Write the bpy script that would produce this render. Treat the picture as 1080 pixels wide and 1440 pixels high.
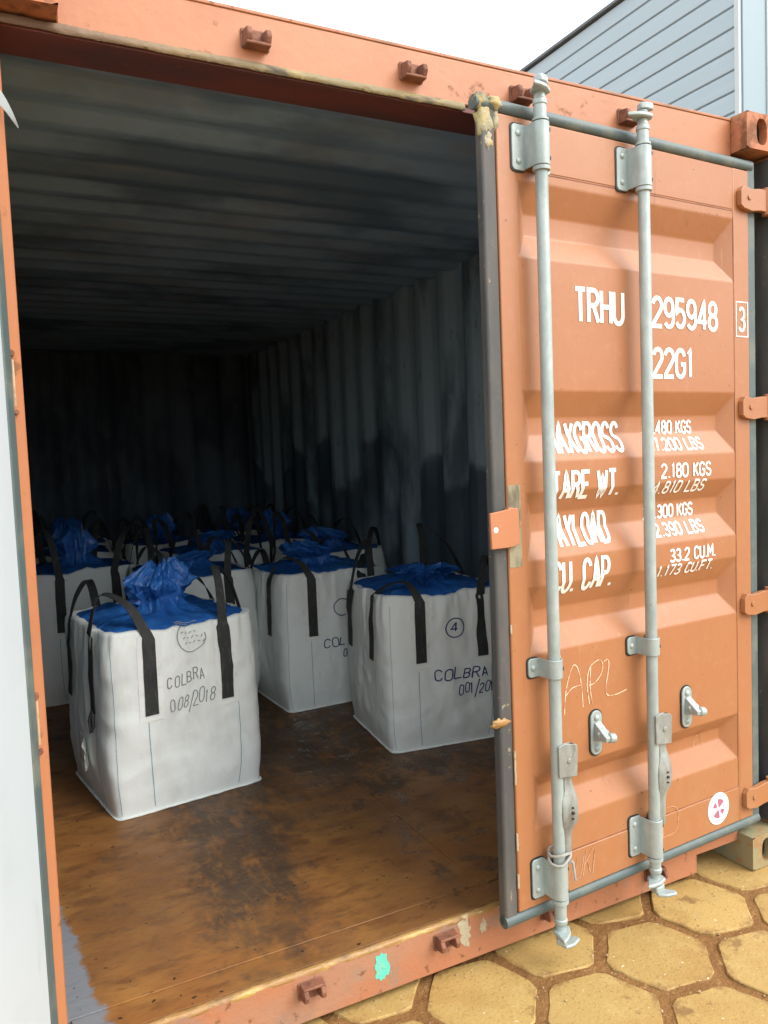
import bpy, math, random
from mathutils import Vector, Matrix, noise
R = math.radians
for o in list(bpy.data.objects): bpy.data.objects.remove(o)
scene = bpy.context.scene
col = scene.collection

# ---------------------------------------------------------------- camera
cam = bpy.data.cameras.new('camera'); camo = bpy.data.objects.new('camera', cam); col.objects.link(camo)
CP = Vector((-.0547, -1.8402, 1.5005)); YAW, PITCH, ROLL, FPX = .4699, -.0686, -.0402, 1118.24
fw = Vector((math.sin(YAW)*math.cos(PITCH), math.cos(YAW)*math.cos(PITCH), math.sin(PITCH)))
rt = Vector((math.cos(YAW), -math.sin(YAW), 0)); up = rt.cross(fw)
r2 = math.cos(ROLL)*rt + math.sin(ROLL)*up; u2 = -math.sin(ROLL)*rt + math.cos(ROLL)*up
M = Matrix((( r2.x, u2.x, -fw.x, CP.x), (r2.y, u2.y, -fw.y, CP.y), (r2.z, u2.z, -fw.z, CP.z), (0, 0, 0, 1)))
camo.matrix_world = M
cam.sensor_fit = 'HORIZONTAL'; cam.sensor_width = 36; cam.lens = FPX/1080*36
cam.clip_start = .02; cam.clip_end = 2000
scene.camera = camo
scene.render.resolution_x = 768; scene.render.resolution_y = 1024

# ---------------------------------------------------------------- sky, sun, exposure
SUN_EL, SUN_AZ = R(42), R(143)         # azimuth clockwise from +y; the sun stands to the right, behind the viewer
w = bpy.data.worlds.new('World'); scene.world = w; w.use_nodes = True
nt = w.node_tree; nt.nodes.clear()
out = nt.nodes.new('ShaderNodeOutputWorld'); bg = nt.nodes.new('ShaderNodeBackground')
sky = nt.nodes.new('ShaderNodeTexSky'); sky.sky_type = 'NISHITA'; sky.sun_disc = False
sky.sun_elevation = SUN_EL; sky.sun_rotation = SUN_AZ; sky.air_density = 1.0; sky.dust_density = 3.0
mx = nt.nodes.new('ShaderNodeMix'); mx.data_type = 'RGBA'; mx.inputs[0].default_value = .8
mx.inputs[7].default_value = (7.6, 8.0, 8.3, 1)        # even white cloud cover over the clear sky
nt.links.new(sky.outputs[0], mx.inputs[6]); nt.links.new(mx.outputs[2], bg.inputs[0])
bg.inputs[1].default_value = .115
nt.links.new(bg.outputs[0], out.inputs[0])
sl = bpy.data.lights.new('sun', 'SUN'); so = bpy.data.objects.new('sun', sl); col.objects.link(so)
sl.energy = 1.35; sl.angle = R(42); sl.color = (1, .96, .9)
sd = Vector((math.sin(SUN_AZ)*math.cos(SUN_EL), math.cos(SUN_AZ)*math.cos(SUN_EL), math.sin(SUN_EL)))
so.rotation_euler = sd.to_track_quat('Z', 'Y').to_euler(); so.location = sd*30
vs = scene.view_settings; vs.view_transform = 'Standard'; vs.look = 'None'; vs.exposure = 1.42; vs.gamma = 1; vs.use_curve_mapping = False
scene.render.engine = 'CYCLES'
scene.cycles.max_bounces = 10; scene.cycles.diffuse_bounces = 6

# ---------------------------------------------------------------- materials
class NT:
    def __init__(s, m): s.t = m.node_tree
    def n(s, ty, **kw):
        nd = s.t.nodes.new(ty)
        for k, v in kw.items(): setattr(nd, k, v)
        return nd
    def put(s, sock, v):
        if hasattr(v, 'is_output') or isinstance(v, bpy.types.NodeSocket): s.t.links.new(v, sock)
        else: sock.default_value = v
    def math(s, op, a, b=0, c=None, clamp=False):
        nd = s.n('ShaderNodeMath', operation=op, use_clamp=clamp); s.put(nd.inputs[0], a); s.put(nd.inputs[1], b)
        if c is not None: s.put(nd.inputs[2], c)
        return nd.outputs[0]
    def ramp(s, v, lo, hi):
        nd = s.n('ShaderNodeMapRange', interpolation_type='SMOOTHSTEP'); s.put(nd.inputs[0], v)
        nd.inputs[1].default_value = lo; nd.inputs[2].default_value = hi; return nd.outputs[0]
    def noise(s, co, scale, detail=4, rough=.55, stretch=(1, 1, 1), off=(0, 0, 0)):
        mp = s.n('ShaderNodeMapping'); s.put(mp.inputs[0], co); mp.inputs[3].default_value = stretch; mp.inputs[1].default_value = off
        nd = s.n('ShaderNodeTexNoise'); s.put(nd.inputs[0], mp.outputs[0]); nd.inputs['Scale'].default_value = scale
        nd.inputs['Detail'].default_value = detail; nd.inputs['Roughness'].default_value = rough
        return nd.outputs[0]
    def mix(s, f, a, b):
        nd = s.n('ShaderNodeMix', data_type='RGBA'); s.put(nd.inputs[0], f)
        s.put(nd.inputs[6], a if not isinstance(a, tuple) else (*a[:3], 1)); s.put(nd.inputs[7], b if not isinstance(b, tuple) else (*b[:3], 1)); return nd.outputs[2]
    def fmix(s, f, a, b):
        nd = s.n('ShaderNodeMix', data_type='FLOAT'); s.put(nd.inputs[0], f); s.put(nd.inputs[2], a); s.put(nd.inputs[3], b); return nd.outputs[0]

def mat(name, base, rough=.5, metal=0., spec=.5, layers=(), bump=None, bump2=None, extra=None, objrand=0., coat=0):
    """layers: (scale, stretch, lo, hi, colour, amount, roughness or None)"""
    m = bpy.data.materials.new(name); m.use_nodes = True; g = NT(m)
    b = m.node_tree.nodes['Principled BSDF']
    tc = g.n('ShaderNodeTexCoord'); co = tc.outputs['Object']
    if objrand:
        oi = g.n('ShaderNodeObjectInfo'); va = g.n('ShaderNodeVectorMath', operation='MULTIPLY_ADD')
        g.put(va.inputs[0], oi.outputs['Random']); va.inputs[1].default_value = (37, 61, 17); g.put(va.inputs[2], co); co = va.outputs[0]
    c = g.mix(0, base, base); r = rough
    if objrand:
        hv = g.n('ShaderNodeHueSaturation'); g.put(hv.inputs['Value'], g.math('MULTIPLY_ADD', oi.outputs['Random'], objrand, 1-objrand/2)); g.put(hv.inputs['Color'], c); c = hv.outputs[0]
    for i, (sc, st, lo, hi, cc, am, rr) in enumerate(layers):
        f = g.math('MULTIPLY', g.ramp(g.noise(co, sc, 6, .6, st, (i*3.1, i*1.7, i*.9)), lo, hi), am)
        c = g.mix(f, c, cc)
        if rr is not None: r = g.fmix(f, r, rr)
    if extra: c, r = extra(g, co, c, r)
    g.put(b.inputs['Base Color'], c); g.put(b.inputs['Roughness'], r); b.inputs['Metallic'].default_value = metal
    b.inputs['Specular IOR Level'].default_value = spec; b.inputs['Coat Weight'].default_value = coat
    nrm = None
    for bb in (bump, bump2):
        if not bb: continue
        sc, stren, st = bb
        bn = g.n('ShaderNodeBump'); bn.inputs['Strength'].default_value = stren; bn.inputs['Distance'].default_value = .01
        g.put(bn.inputs['Height'], g.noise(co, sc, 5, .6, st))
        if nrm: g.put(bn.inputs['Normal'], nrm)
        nrm = bn.outputs[0]
    if nrm: g.put(b.inputs['Normal'], nrm)
    return m

RUST = (.16, .06, .022)
ORANGE = (.345, .142, .058)
def door_extra(g, co, c, r):
    sx = g.n('ShaderNodeSeparateXYZ'); g.put(sx.inputs[0], co)
    st = g.noise(co, 9, 5, .6, (3.5, 3.5, .12))                               # faint run-off streaks
    c = g.mix(g.math('MULTIPLY', g.ramp(st, .55, .75), .22), c, (.33, .12, .055))
    dirt = g.math('MULTIPLY', g.ramp(sx.outputs[2], .75, .1), g.ramp(g.noise(co, 6, 6, .7), .42, .68))
    c = g.mix(g.math('MULTIPLY', dirt, .35), c, (.30, .17, .08))
    run = g.math('MULTIPLY', g.ramp(g.noise(co, 14, 4, .6, (3, 3, .10), (2, 5, 1)), .60, .70), g.ramp(g.noise(co, 3, 3, .6, (1, 1, 1), (9, 4, 2)), .48, .62))
    c = g.mix(g.math('MULTIPLY', run, .45), c, (.20, .085, .038))
    sc = g.ramp(g.noise(co, 16, 3, .5, (4, 4, .22)), .70, .735)                   # thin pale rub marks
    c = g.mix(g.math('MULTIPLY', g.math('MULTIPLY', sc, g.ramp(g.noise(co, 2.5, 3), .5, .65)), .35), c, (.60, .38, .25))
    hz_ = g.ramp(g.noise(co, 21, 3, .5, (.3, 1, 5)), .71, .74)
    c = g.mix(g.math('MULTIPLY', hz_, .3), c, (.28, .11, .05))
    sp = g.ramp(g.noise(co, 60, 3, .5), .72, .76)
    c = g.mix(sp, c, RUST); return c, g.fmix(g.math('MULTIPLY', dirt, .6), r, .7)
m_orange = mat('orange_paint', ORANGE, .36, spec=.5, layers=[(2.2, (1, 1, 1), .4, .7, (.32, .124, .047), .55, .5), (26, (1, 1, 1), .5, .75, (.41, .195, .10), .3, None)],
               bump=(4.5, .24, (1, 1, .7)), bump2=(140, .05, (1, 1, 1)), extra=door_extra)
m_frame = mat('orange_frame_paint', (.40, .158, .070), .5, layers=[(3, (1, 1, 1), .45, .7, (.34, .13, .06), .6, .6), (14, (1, 1, 1), .62, .72, RUST, .8, .8), (40, (.3, 1, 1), .66, .72, (.30, .19, .12), .7, .8)],
              bump=(30, .12, (1, 1, 1)))
m_maroon = mat('dark_maroon', (.13, .035, .028), .6, layers=[(6, (.4, 1, 1), .42, .66, (.07, .03, .03), .8, None), (30, (1, 1, 1), .6, .7, RUST, .7, None)], bump=(30, .15, (1, 1, 1)))  # header flange colour, darker and redder than the frame
m_sill = mat('sill_paint', (.37, .145, .068), .55, layers=[(2.5, (1, 1, 1.5), .45, .65, (.33, .17, .10), .8, .7), (9, (1, 1, 1), .52, .66, (.25, .16, .11), .7, .8), (35, (1, 1, 1), .6, .68, RUST, .8, .8)], bump=(40, .25, (1, 1, 1)))
m_casting = mat('casting_paint', (.42, .15, .065), .65, layers=[(12, (1, 1, 1), .45, .62, RUST, .9, .85), (30, (1, 1, 1), .55, .65, (.33, .21, .09), .6, .85)], bump=(60, .3, (1, 1, 1)))
m_casting_low = mat('worn_casting_paint', (.27, .22, .11), .7, layers=[(9, (1, 1, 1), .48, .62, (.20, .22, .15), .9, .8), (22, (1, 1, 1), .52, .62, (.30, .16, .06), .9, .85)], bump=(60, .3, (1, 1, 1)))
m_white_in = mat('pale_inner_paint', (.46, .51, .54), .38, layers=[(3, (1, 1, 1), .5, .75, (.38, .42, .45), .5, .5), (8, (1, 1, .3), .58, .72, (.33, .36, .37), .4, .6)], bump=(3, .3, (1, 1, .8)))
def wall_extra(g, co, c, r):
    sx = g.n('ShaderNodeSeparateXYZ'); g.put(sx.inputs[0], co)
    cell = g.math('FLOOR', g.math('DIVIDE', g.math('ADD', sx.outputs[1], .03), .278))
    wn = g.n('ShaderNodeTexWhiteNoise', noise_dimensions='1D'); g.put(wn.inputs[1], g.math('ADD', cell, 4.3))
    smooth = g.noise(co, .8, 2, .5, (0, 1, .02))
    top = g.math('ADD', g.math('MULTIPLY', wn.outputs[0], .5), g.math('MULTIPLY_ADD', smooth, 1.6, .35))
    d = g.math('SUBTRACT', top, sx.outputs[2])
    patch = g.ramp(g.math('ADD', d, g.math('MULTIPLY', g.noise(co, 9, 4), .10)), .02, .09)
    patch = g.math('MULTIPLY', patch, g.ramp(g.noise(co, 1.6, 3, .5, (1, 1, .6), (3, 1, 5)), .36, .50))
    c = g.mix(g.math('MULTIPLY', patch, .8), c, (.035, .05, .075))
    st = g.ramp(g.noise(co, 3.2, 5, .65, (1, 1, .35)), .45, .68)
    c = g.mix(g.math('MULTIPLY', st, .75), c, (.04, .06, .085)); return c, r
m_wall = mat('interior_wall_paint', (.31, .415, .465), .65, layers=[(18, (1, 1, .3), .6, .72, (.13, .10, .07), .6, .8)], bump=(6, .1, (1, 1, .3)), extra=wall_extra)
m_endwall = mat('end_wall_paint_and_shade', (.10, .135, .165), .7, layers=[(2.2, (1, 1, .4), .42, .62, (.03, .045, .07), .85, None), (14, (1, 1, .2), .55, .7, (.14, .17, .18), .5, None)], bump=(6, .1, (1, 1, .3)))  # far-end gloom mixed into a darker, bluer base; blotches are the wall's own
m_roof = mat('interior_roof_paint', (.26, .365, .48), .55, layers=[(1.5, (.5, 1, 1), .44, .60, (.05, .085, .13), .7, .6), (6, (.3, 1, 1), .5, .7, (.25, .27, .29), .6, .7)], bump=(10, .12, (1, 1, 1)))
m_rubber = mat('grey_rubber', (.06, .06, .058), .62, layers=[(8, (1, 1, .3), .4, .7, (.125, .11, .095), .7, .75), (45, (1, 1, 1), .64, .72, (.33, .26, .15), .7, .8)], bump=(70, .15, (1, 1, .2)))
m_rubber_green = mat('green_grey_rubber', (.075, .105, .105), .5, layers=[(10, (1, 1, 1), .45, .7, (.16, .175, .14), .7, .7)], bump=(60, .12, (1, 1, 1)))
m_seal = mat('cracked_sealant', (.34, .31, .20), .7, layers=[(16, (1, 1, 1), .45, .58, (.42, .33, .13), .8, .75), (11, (1, 1, 1), .5, .64, (.07, .06, .05), .85, .8)], bump=(45, .6, (1, 1, 1)))
def hs_extra(g, co, c, r):
    sx = g.n('ShaderNodeSeparateXYZ'); g.put(sx.inputs[0], co)
    f = g.math('MULTIPLY', g.ramp(sx.outputs[0], .75, .25), .8)
    return g.mix(f, c, (.14, .075, .045)), r
m_headseal = mat('header_sealant', (.20, .155, .07), .6, layers=[(10, (.4, 1, 1), .48, .62, (.36, .27, .09), .8, .55), (20, (.3, 1, 1), .5, .64, (.05, .04, .035), .85, .8), (26, (.5, 1, 1), .62, .7, (.5, .47, .36), .7, .6)], bump=(40, .5, (.4, 1, 1)), extra=hs_extra)
m_edge = mat('worn_sill_edge', (.30, .16, .05), .4, layers=[(20, (.25, 1, 1), .48, .6, (.46, .30, .08), .8, .3), (13, (.4, 1, 1), .55, .68, (.13, .07, .035), .8, .6), (50, (.4, 1, 1), .64, .7, (.55, .45, .25), .7, .3)], bump=(70, .5, (.4, 1, 1)))
m_galv = mat('galvanised_steel', (.33, .385, .37), .5, metal=.3, layers=[(35, (1, 1, .6), .4, .7, (.43, .48, .46), .7, .42), (6, (1, 1, .4), .52, .74, (.21, .245, .23), .7, .6), (30, (1, 1, 1), .66, .76, (.2, .12, .07), .5, .8)], bump=(120, .08, (1, 1, 1)))
m_galv_worn = mat('worn_steel', (.25, .265, .245), .5, metal=.35, layers=[(25, (1, 1, .5), .42, .7, (.40, .43, .40), .7, .42), (14, (1, 1, .4), .55, .7, (.13, .10, .08), .7, .7)], bump=(90, .15, (1, 1, 1)))
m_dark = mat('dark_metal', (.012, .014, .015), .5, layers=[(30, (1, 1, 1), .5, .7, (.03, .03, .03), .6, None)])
m_keeper = mat('rusted_keeper', (.22, .085, .045), .7, layers=[(25, (1, 1, 1), .42, .6, (.13, .05, .03), .85, .8)], bump=(60, .35, (1, 1, 1)))
m_letter = mat('white_stencil_paint', (.80, .80, .76), .5, layers=[(70, (1, 1, 1), .64, .72, (.52, .25, .13), .75, None)])
m_chalk = mat('chalk_scratch', (.74, .50, .34), .8, layers=[(60, (1, 1, 1), .5, .62, ORANGE, .8, None)])
m_chalk_faint = mat('faint_chalk', (.52, .27, .15), .8, layers=[(45, (1, 1, 1), .45, .6, ORANGE, .9, None)])
m_sticker = mat('white_sticker', (.82, .82, .82), .45, layers=[(20, (1, 1, 1), .6, .8, (.7, .7, .68), .5, None)])
m_magenta = mat('magenta_print', (.38, .11, .17), .5, layers=[(30, (1, 1, 1), .4, .7, (.30, .11, .19), .6, None)])
m_teal = mat('turquoise_paint', (.10, .50, .38), .6, layers=[(60, (1, 1, 1), .5, .66, (.2, .42, .32), .7, None)], bump=(60, .3, (1, 1, 1)))
m_peel = mat('peeling_label', (.42, .36, .24), .7, layers=[(50, (1, 1, 1), .5, .66, (.28, .2, .12), .8, None)], bump=(60, .4, (1, 1, 1)))
m_bare = mat('bare_primer', (.26, .23, .145), .65, layers=[(22, (1, 1, .3), .42, .6, (.10, .085, .055), .9, .75), (40, (1, 1, .4), .55, .66, (.45, .22, .11), .8, None)], bump=(50, .3, (1, 1, 1)))
m_weld = mat('seam_line', (.16, .06, .03), .7, layers=[(20, (1, 1, 1), .4, .6, (.30, .11, .05), .8, None)])
def floor_extra(g, co, c, r):
    ge = g.n('ShaderNodeNewGeometry'); sx = g.n('ShaderNodeSeparateXYZ'); P = ge.outputs['Position']; g.put(sx.inputs[0], P)
    blot = g.ramp(g.noise(P, 3.1, 8, .72, (1, 1, 1), (7, 3, 0)), .54, .64)
    x, y = sx.outputs[0], sx.outputs[1]
    nA = g.noise(P, 4.5, 7, .68); nB = g.noise(P, 22, 5, .65, (1, .4, 1)); nC = g.noise(P, 1.7, 5, .6)
    wob = g.math('MULTIPLY_ADD', nA, 1.0, -.5)
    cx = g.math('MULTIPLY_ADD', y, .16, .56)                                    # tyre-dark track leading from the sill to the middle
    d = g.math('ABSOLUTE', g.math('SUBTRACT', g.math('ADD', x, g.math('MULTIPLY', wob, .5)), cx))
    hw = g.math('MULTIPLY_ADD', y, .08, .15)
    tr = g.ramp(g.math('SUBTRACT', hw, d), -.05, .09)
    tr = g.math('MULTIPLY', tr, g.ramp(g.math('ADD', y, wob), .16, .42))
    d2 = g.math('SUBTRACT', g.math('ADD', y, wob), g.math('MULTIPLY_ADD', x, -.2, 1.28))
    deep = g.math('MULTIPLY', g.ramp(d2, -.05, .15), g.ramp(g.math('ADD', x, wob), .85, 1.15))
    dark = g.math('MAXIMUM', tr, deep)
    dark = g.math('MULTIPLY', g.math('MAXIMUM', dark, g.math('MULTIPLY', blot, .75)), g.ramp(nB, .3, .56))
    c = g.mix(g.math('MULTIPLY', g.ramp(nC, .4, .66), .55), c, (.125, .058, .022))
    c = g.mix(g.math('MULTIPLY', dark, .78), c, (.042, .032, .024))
    c = g.mix(g.math('MULTIPLY', g.math('MULTIPLY', dark, g.ramp(g.noise(P, 38, 4, .6), .55, .66)), .6), c, (.16, .09, .035))
    wet = g.math('MULTIPLY', g.ramp(g.noise(P, 7, 5, .7, (1, 1, 1), (4, 2, 0)), .56, .6), g.ramp(x, .7, 1.1))
    c = g.mix(g.math('MULTIPLY', wet, .5), c, (.075, .035, .014))
    edge = g.math('MULTIPLY_ADD', g.math('SUBTRACT', .9, y), .10, .07)
    gp = g.ramp(g.math('SUBTRACT', edge, g.math('ADD', x, g.math('MULTIPLY', wob, .16))), -.005, .012)
    c = g.mix(g.math('MULTIPLY', gp, .9), c, (.17, .19, .215))
    sp = g.ramp(g.noise(P, 55, 2, .4), .725, .74)
    c = g.mix(sp, c, (.025, .016, .012))
    r = g.fmix(wet, g.fmix(g.ramp(nA, .35, .65), .38, .62), .24)
    return c, r
m_floor = mat('worn_plywood', (.235, .095, .026), .6, spec=.3, layers=[(5, (.8, 1.3, 1), .38, .66, (.30, .138, .036), .8, None), (13, (.6, 1.2, 1), .48, .7, (.115, .045, .016), .8, None), (60, (.35, 1.3, 1), .52, .7, (.12, .06, .025), .5, None)], bump=(40, .25, (.6, 1.2, 1)), extra=floor_extra)
m_bag = mat('white_woven_bag', (.79, .83, .805), .62, spec=.35, layers=[(5, (1, 1, .5), .48, .74, (.55, .56, .53), .55, None), (22, (1, 1, .3), .62, .75, (.45, .44, .40), .35, None)], bump=(14, .26, (1, 1, .8)), bump2=(240, .12, (1, 1, 1)), objrand=.06)
m_cloth = mat('white_strap_backing', (.80, .82, .79), .6, spec=.3, layers=[(30, (1, 1, 1), .5, .7, (.62, .63, .6), .5, None)], bump=(180, .1, (1, 1, 1)))
m_strap = mat('black_webbing', (.022, .024, .024), .7, layers=[(90, (1, 1, .25), .5, .7, (.075, .078, .075), .7, None), (12, (1, 1, 1), .5, .7, (.04, .04, .038), .6, None)], bump=(260, .3, (1, 1, .3)))
m_blue = mat('blue_tarpaulin', (.022, .125, .43), .26, spec=.55, layers=[(18, (1, 1, 1), .45, .7, (.045, .20, .54), .6, .2), (6, (1, 1, 1), .5, .7, (.012, .06, .26), .6, None)], bump=(26, .7, (1, 1, 1)), bump2=(80, .3, (1, 1, 1)))
m_bluethread = mat('blue_thread', (.12, .28, .42), .7, layers=[(120, (1, 1, 1), .5, .62, (.45, .55, .6), .6, None)])
m_ink = mat('blue_marker_ink', (.018, .02, .13), .6, layers=[(120, (1, 1, 1), .55, .7, (.08, .08, .2), .6, None)])
m_pencil = mat('grey_marker_ink', (.22, .23, .23), .7, layers=[(120, (1, 1, 1), .5, .7, (.34, .35, .35), .8, None)])
m_tie = mat('grey_tie_cord', (.30, .30, .27), .7, layers=[(60, (1, 1, 1), .5, .7, (.2, .2, .18), .6, None)])
def paver_extra(g, co, c, r):
    tc = g.n('ShaderNodeTexCoord'); sp_ = g.n('ShaderNodeVectorMath', operation='MULTIPLY'); g.put(sp_.inputs[0], tc.outputs['Object']); sp_.inputs[1].default_value = (1, 1, 0)
    ln = g.n('ShaderNodeVectorMath', operation='LENGTH'); g.put(ln.inputs[0], sp_.outputs[0])
    e = g.math('ADD', ln.outputs['Value'], g.math('MULTIPLY_ADD', g.noise(co, 16, 6, .7), .16, -.08))
    f = g.math('MULTIPLY', g.ramp(e, .135, .175), .75)
    c = g.mix(f, c, (.205, .108, .036))
    c = g.mix(g.math('MULTIPLY', g.ramp(g.noise(co, 110, 3, .6), .58, .68), .5), c, (.17, .10, .036))
    c = g.mix(g.ramp(g.noise(co, 75, 2, .5, (1, 1, 1), (3, 8, 1)), .735, .75), c, (.62, .55, .42))
    return c, r
m_paver = mat('ochre_paver', (.40, .262, .088), .72, spec=.35, layers=[(4, (1, 1, 1), .42, .68, (.335, .20, .06), .8, None), (14, (1, 1, 1), .5, .7, (.43, .30, .115), .6, None), (5.5, (1, 1, 1), .60, .66, (.16, .085, .03), .7, .6), (70, (1, 1, 1), .66, .72, (.2, .11, .04), .8, None)], bump=(90, .28, (1, 1, 1)), bump2=(12, .08, (1, 1, 1)), objrand=.14, extra=paver_extra)
m_dirt = mat('brown_dirt', (.22, .11, .037), .9, spec=.2, layers=[(9, (1, 1, 1), .4, .66, (.19, .088, .03), .8, None), (60, (1, 1, 1), .55, .7, (.38, .23, .09), .7, None)], bump=(60, .9, (1, 1, 1)), bump2=(14, .5, (1, 1, 1)))
m_stone = mat('pale_grit', (.42, .30, .16), .8, layers=[(30, (1, 1, 1), .4, .6, (.22, .13, .06), .8, None)])
m_clad = mat('pale_blue_cladding', (.35, .445, .495), .5, spec=.4, layers=[(.7, (1, 1, 1), .4, .7, (.36, .445, .49), .7, None), (12, (.2, .05, 3), .55, .7, (.44, .52, .56), .5, None), (16, (1, 1, 1), .68, .74, (.16, .2, .22), .6, None)], bump=(20, .05, (1, .2, 1)), objrand=.05)
m_trim = mat('white_trim', (.46, .52, .53), .5, layers=[(5, (1, 1, .2), .5, .75, (.38, .43, .45), .6, None)])
m_trim_blue = mat('blue_corner_flashing', (.22, .305, .35), .5, layers=[(3, (1, 1, .2), .5, .75, (.19, .27, .31), .6, None)])
m_eave = mat('dark_eave_edge', (.10, .12, .135), .6, layers=[(5, (1, 1, 1), .5, .75, (.16, .18, .2), .6, None)])
m_silver = mat('pale_rubber_flap', (.50, .56, .56), .5, layers=[(30, (1, 1, 1), .5, .7, (.38, .43, .43), .6, None)])

# ---------------------------------------------------------------- mesh helpers
class MB:
    def __init__(s): s.v = []; s.f = []; s.m = []; s.cur = 0
    def add(s, vs_, fs_):
        b = len(s.v); s.v += [tuple(v) for v in vs_]
        for f in fs_: s.f.append(tuple(b+i for i in f)); s.m.append(s.cur)
        return s
    def box(s, x0, x1, y0, y1, z0, z1):
        return s.add([(x0, y0, z0), (x1, y0, z0), (x1, y1, z0), (x0, y1, z0), (x0, y0, z1), (x1, y0, z1), (x1, y1, z1), (x0, y1, z1)],
                     [(0, 3, 2, 1), (4, 5, 6, 7), (0, 1, 5, 4), (1, 2, 6, 5), (2, 3, 7, 6), (3, 0, 4, 7)])
    def loft(s, rings, closed=True, caps=True):
        n = len(rings[0]); vs_ = [p for r in rings for p in r]; fs_ = []
        for i in range(len(rings)-1):
            for j in range(n if closed else n-1):
                k = (j+1) % n; fs_.append((i*n+j, i*n+k, (i+1)*n+k, (i+1)*n+j))
        if caps and closed: fs_.append(tuple(range(n-1, -1, -1))); fs_.append(tuple(range((len(rings)-1)*n, len(rings)*n)))
        return s.add(vs_, fs_)
    def lathe(s, o, axis, prof, n=20):
        o = Vector(o); ax = Vector(axis).normalized(); a = ax.orthogonal().normalized(); b = ax.cross(a)
        return s.loft([[o+ax*t+(a*math.cos(2*math.pi*j/n)+b*math.sin(2*math.pi*j/n))*r for j in range(n)] for t, r in prof])
    def cyl(s, p0, p1, r, n=16, r1=None):
        p0 = Vector(p0); p1 = Vector(p1); return s.lathe(p0, p1-p0, [(0, r), ((p1-p0).length, r if r1 is None else r1)], n)
    def tube(s, pts, r, n=8):
        pts = [Vector(p) for p in pts]; rings = []; a = None
        for i, p in enumerate(pts):
            t = (pts[min(i+1, len(pts)-1)]-pts[max(i-1, 0)]).normalized()
            a = t.orthogonal().normalized() if a is None else (a-t*a.dot(t)).normalized()
            b = t.cross(a); rr = r(i/(len(pts)-1)) if callable(r) else r
            rings.append([p+(a*math.cos(2*math.pi*j/n)+b*math.sin(2*math.pi*j/n))*rr for j in range(n)])
        return s.loft(rings)
    def prism(s, poly, plane, c0, c1):
        f = {'xz': lambda a, b, c: (a, c, b), 'yz': lambda a, b, c: (c, a, b), 'xy': lambda a, b, c: (a, b, c)}[plane]
        return s.loft([[f(a, b, c0) for a, b in poly], [f(a, b, c1) for a, b in poly]])
    def build(s, name, mats, parent=None, bevel=0, smooth=True, seg=2, angle=40):
        me = bpy.data.meshes.new(name); me.from_pydata(s.v, [], s.f)
        mats = mats if isinstance(mats, (list, tuple)) else [mats]
        for mm in mats: me.materials.append(mm)
        if len(mats) > 1: me.polygons.foreach_set('material_index', s.m)
        o = bpy.data.objects.new(name, me); col.objects.link(o); o.parent = parent
        import bmesh
        bm = bmesh.new(); bm.from_mesh(me); bmesh.ops.recalc_face_normals(bm, faces=bm.faces); bm.to_mesh(me); bm.free()
        if smooth:
            me.polygons.foreach_set('use_smooth', [True]*len(me.polygons))
            me.set_sharp_from_angle(angle=R(angle))
        if bevel:
            b = o.modifiers.new('bevel', 'BEVEL'); b.width = bevel; b.segments = seg; b.limit_method = 'ANGLE'; b.angle_limit = R(25); b.harden_normals = False
        me.update(); return o
def rrect(x0, x1, z0, z1, r, n=4):
    return [(cx+r*math.cos(R(a0+90*k/n)), cz+r*math.sin(R(a0+90*k/n))) for cx, cz, a0 in ((x1-r, z1-r, 0), (x0+r, z1-r, 90), (x0+r, z0+r, 180), (x1-r, z0+r, 270)) for k in range(n+1)]
def empty(name, loc=(0, 0, 0), rz=0):
    o = bpy.data.objects.new(name, None); col.objects.link(o); o.location = loc; o.rotation_euler.z = rz; o.empty_display_size = .1; return o
def tag(o, label=None, cat=None, group=None, kind=None):
    for k, v in (('label', label), ('category', cat), ('group', group), ('kind', kind)):
        if v: o[k] = v
    return o
def nz(*a): return noise.noise(Vector(a))
random.seed(11)

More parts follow.
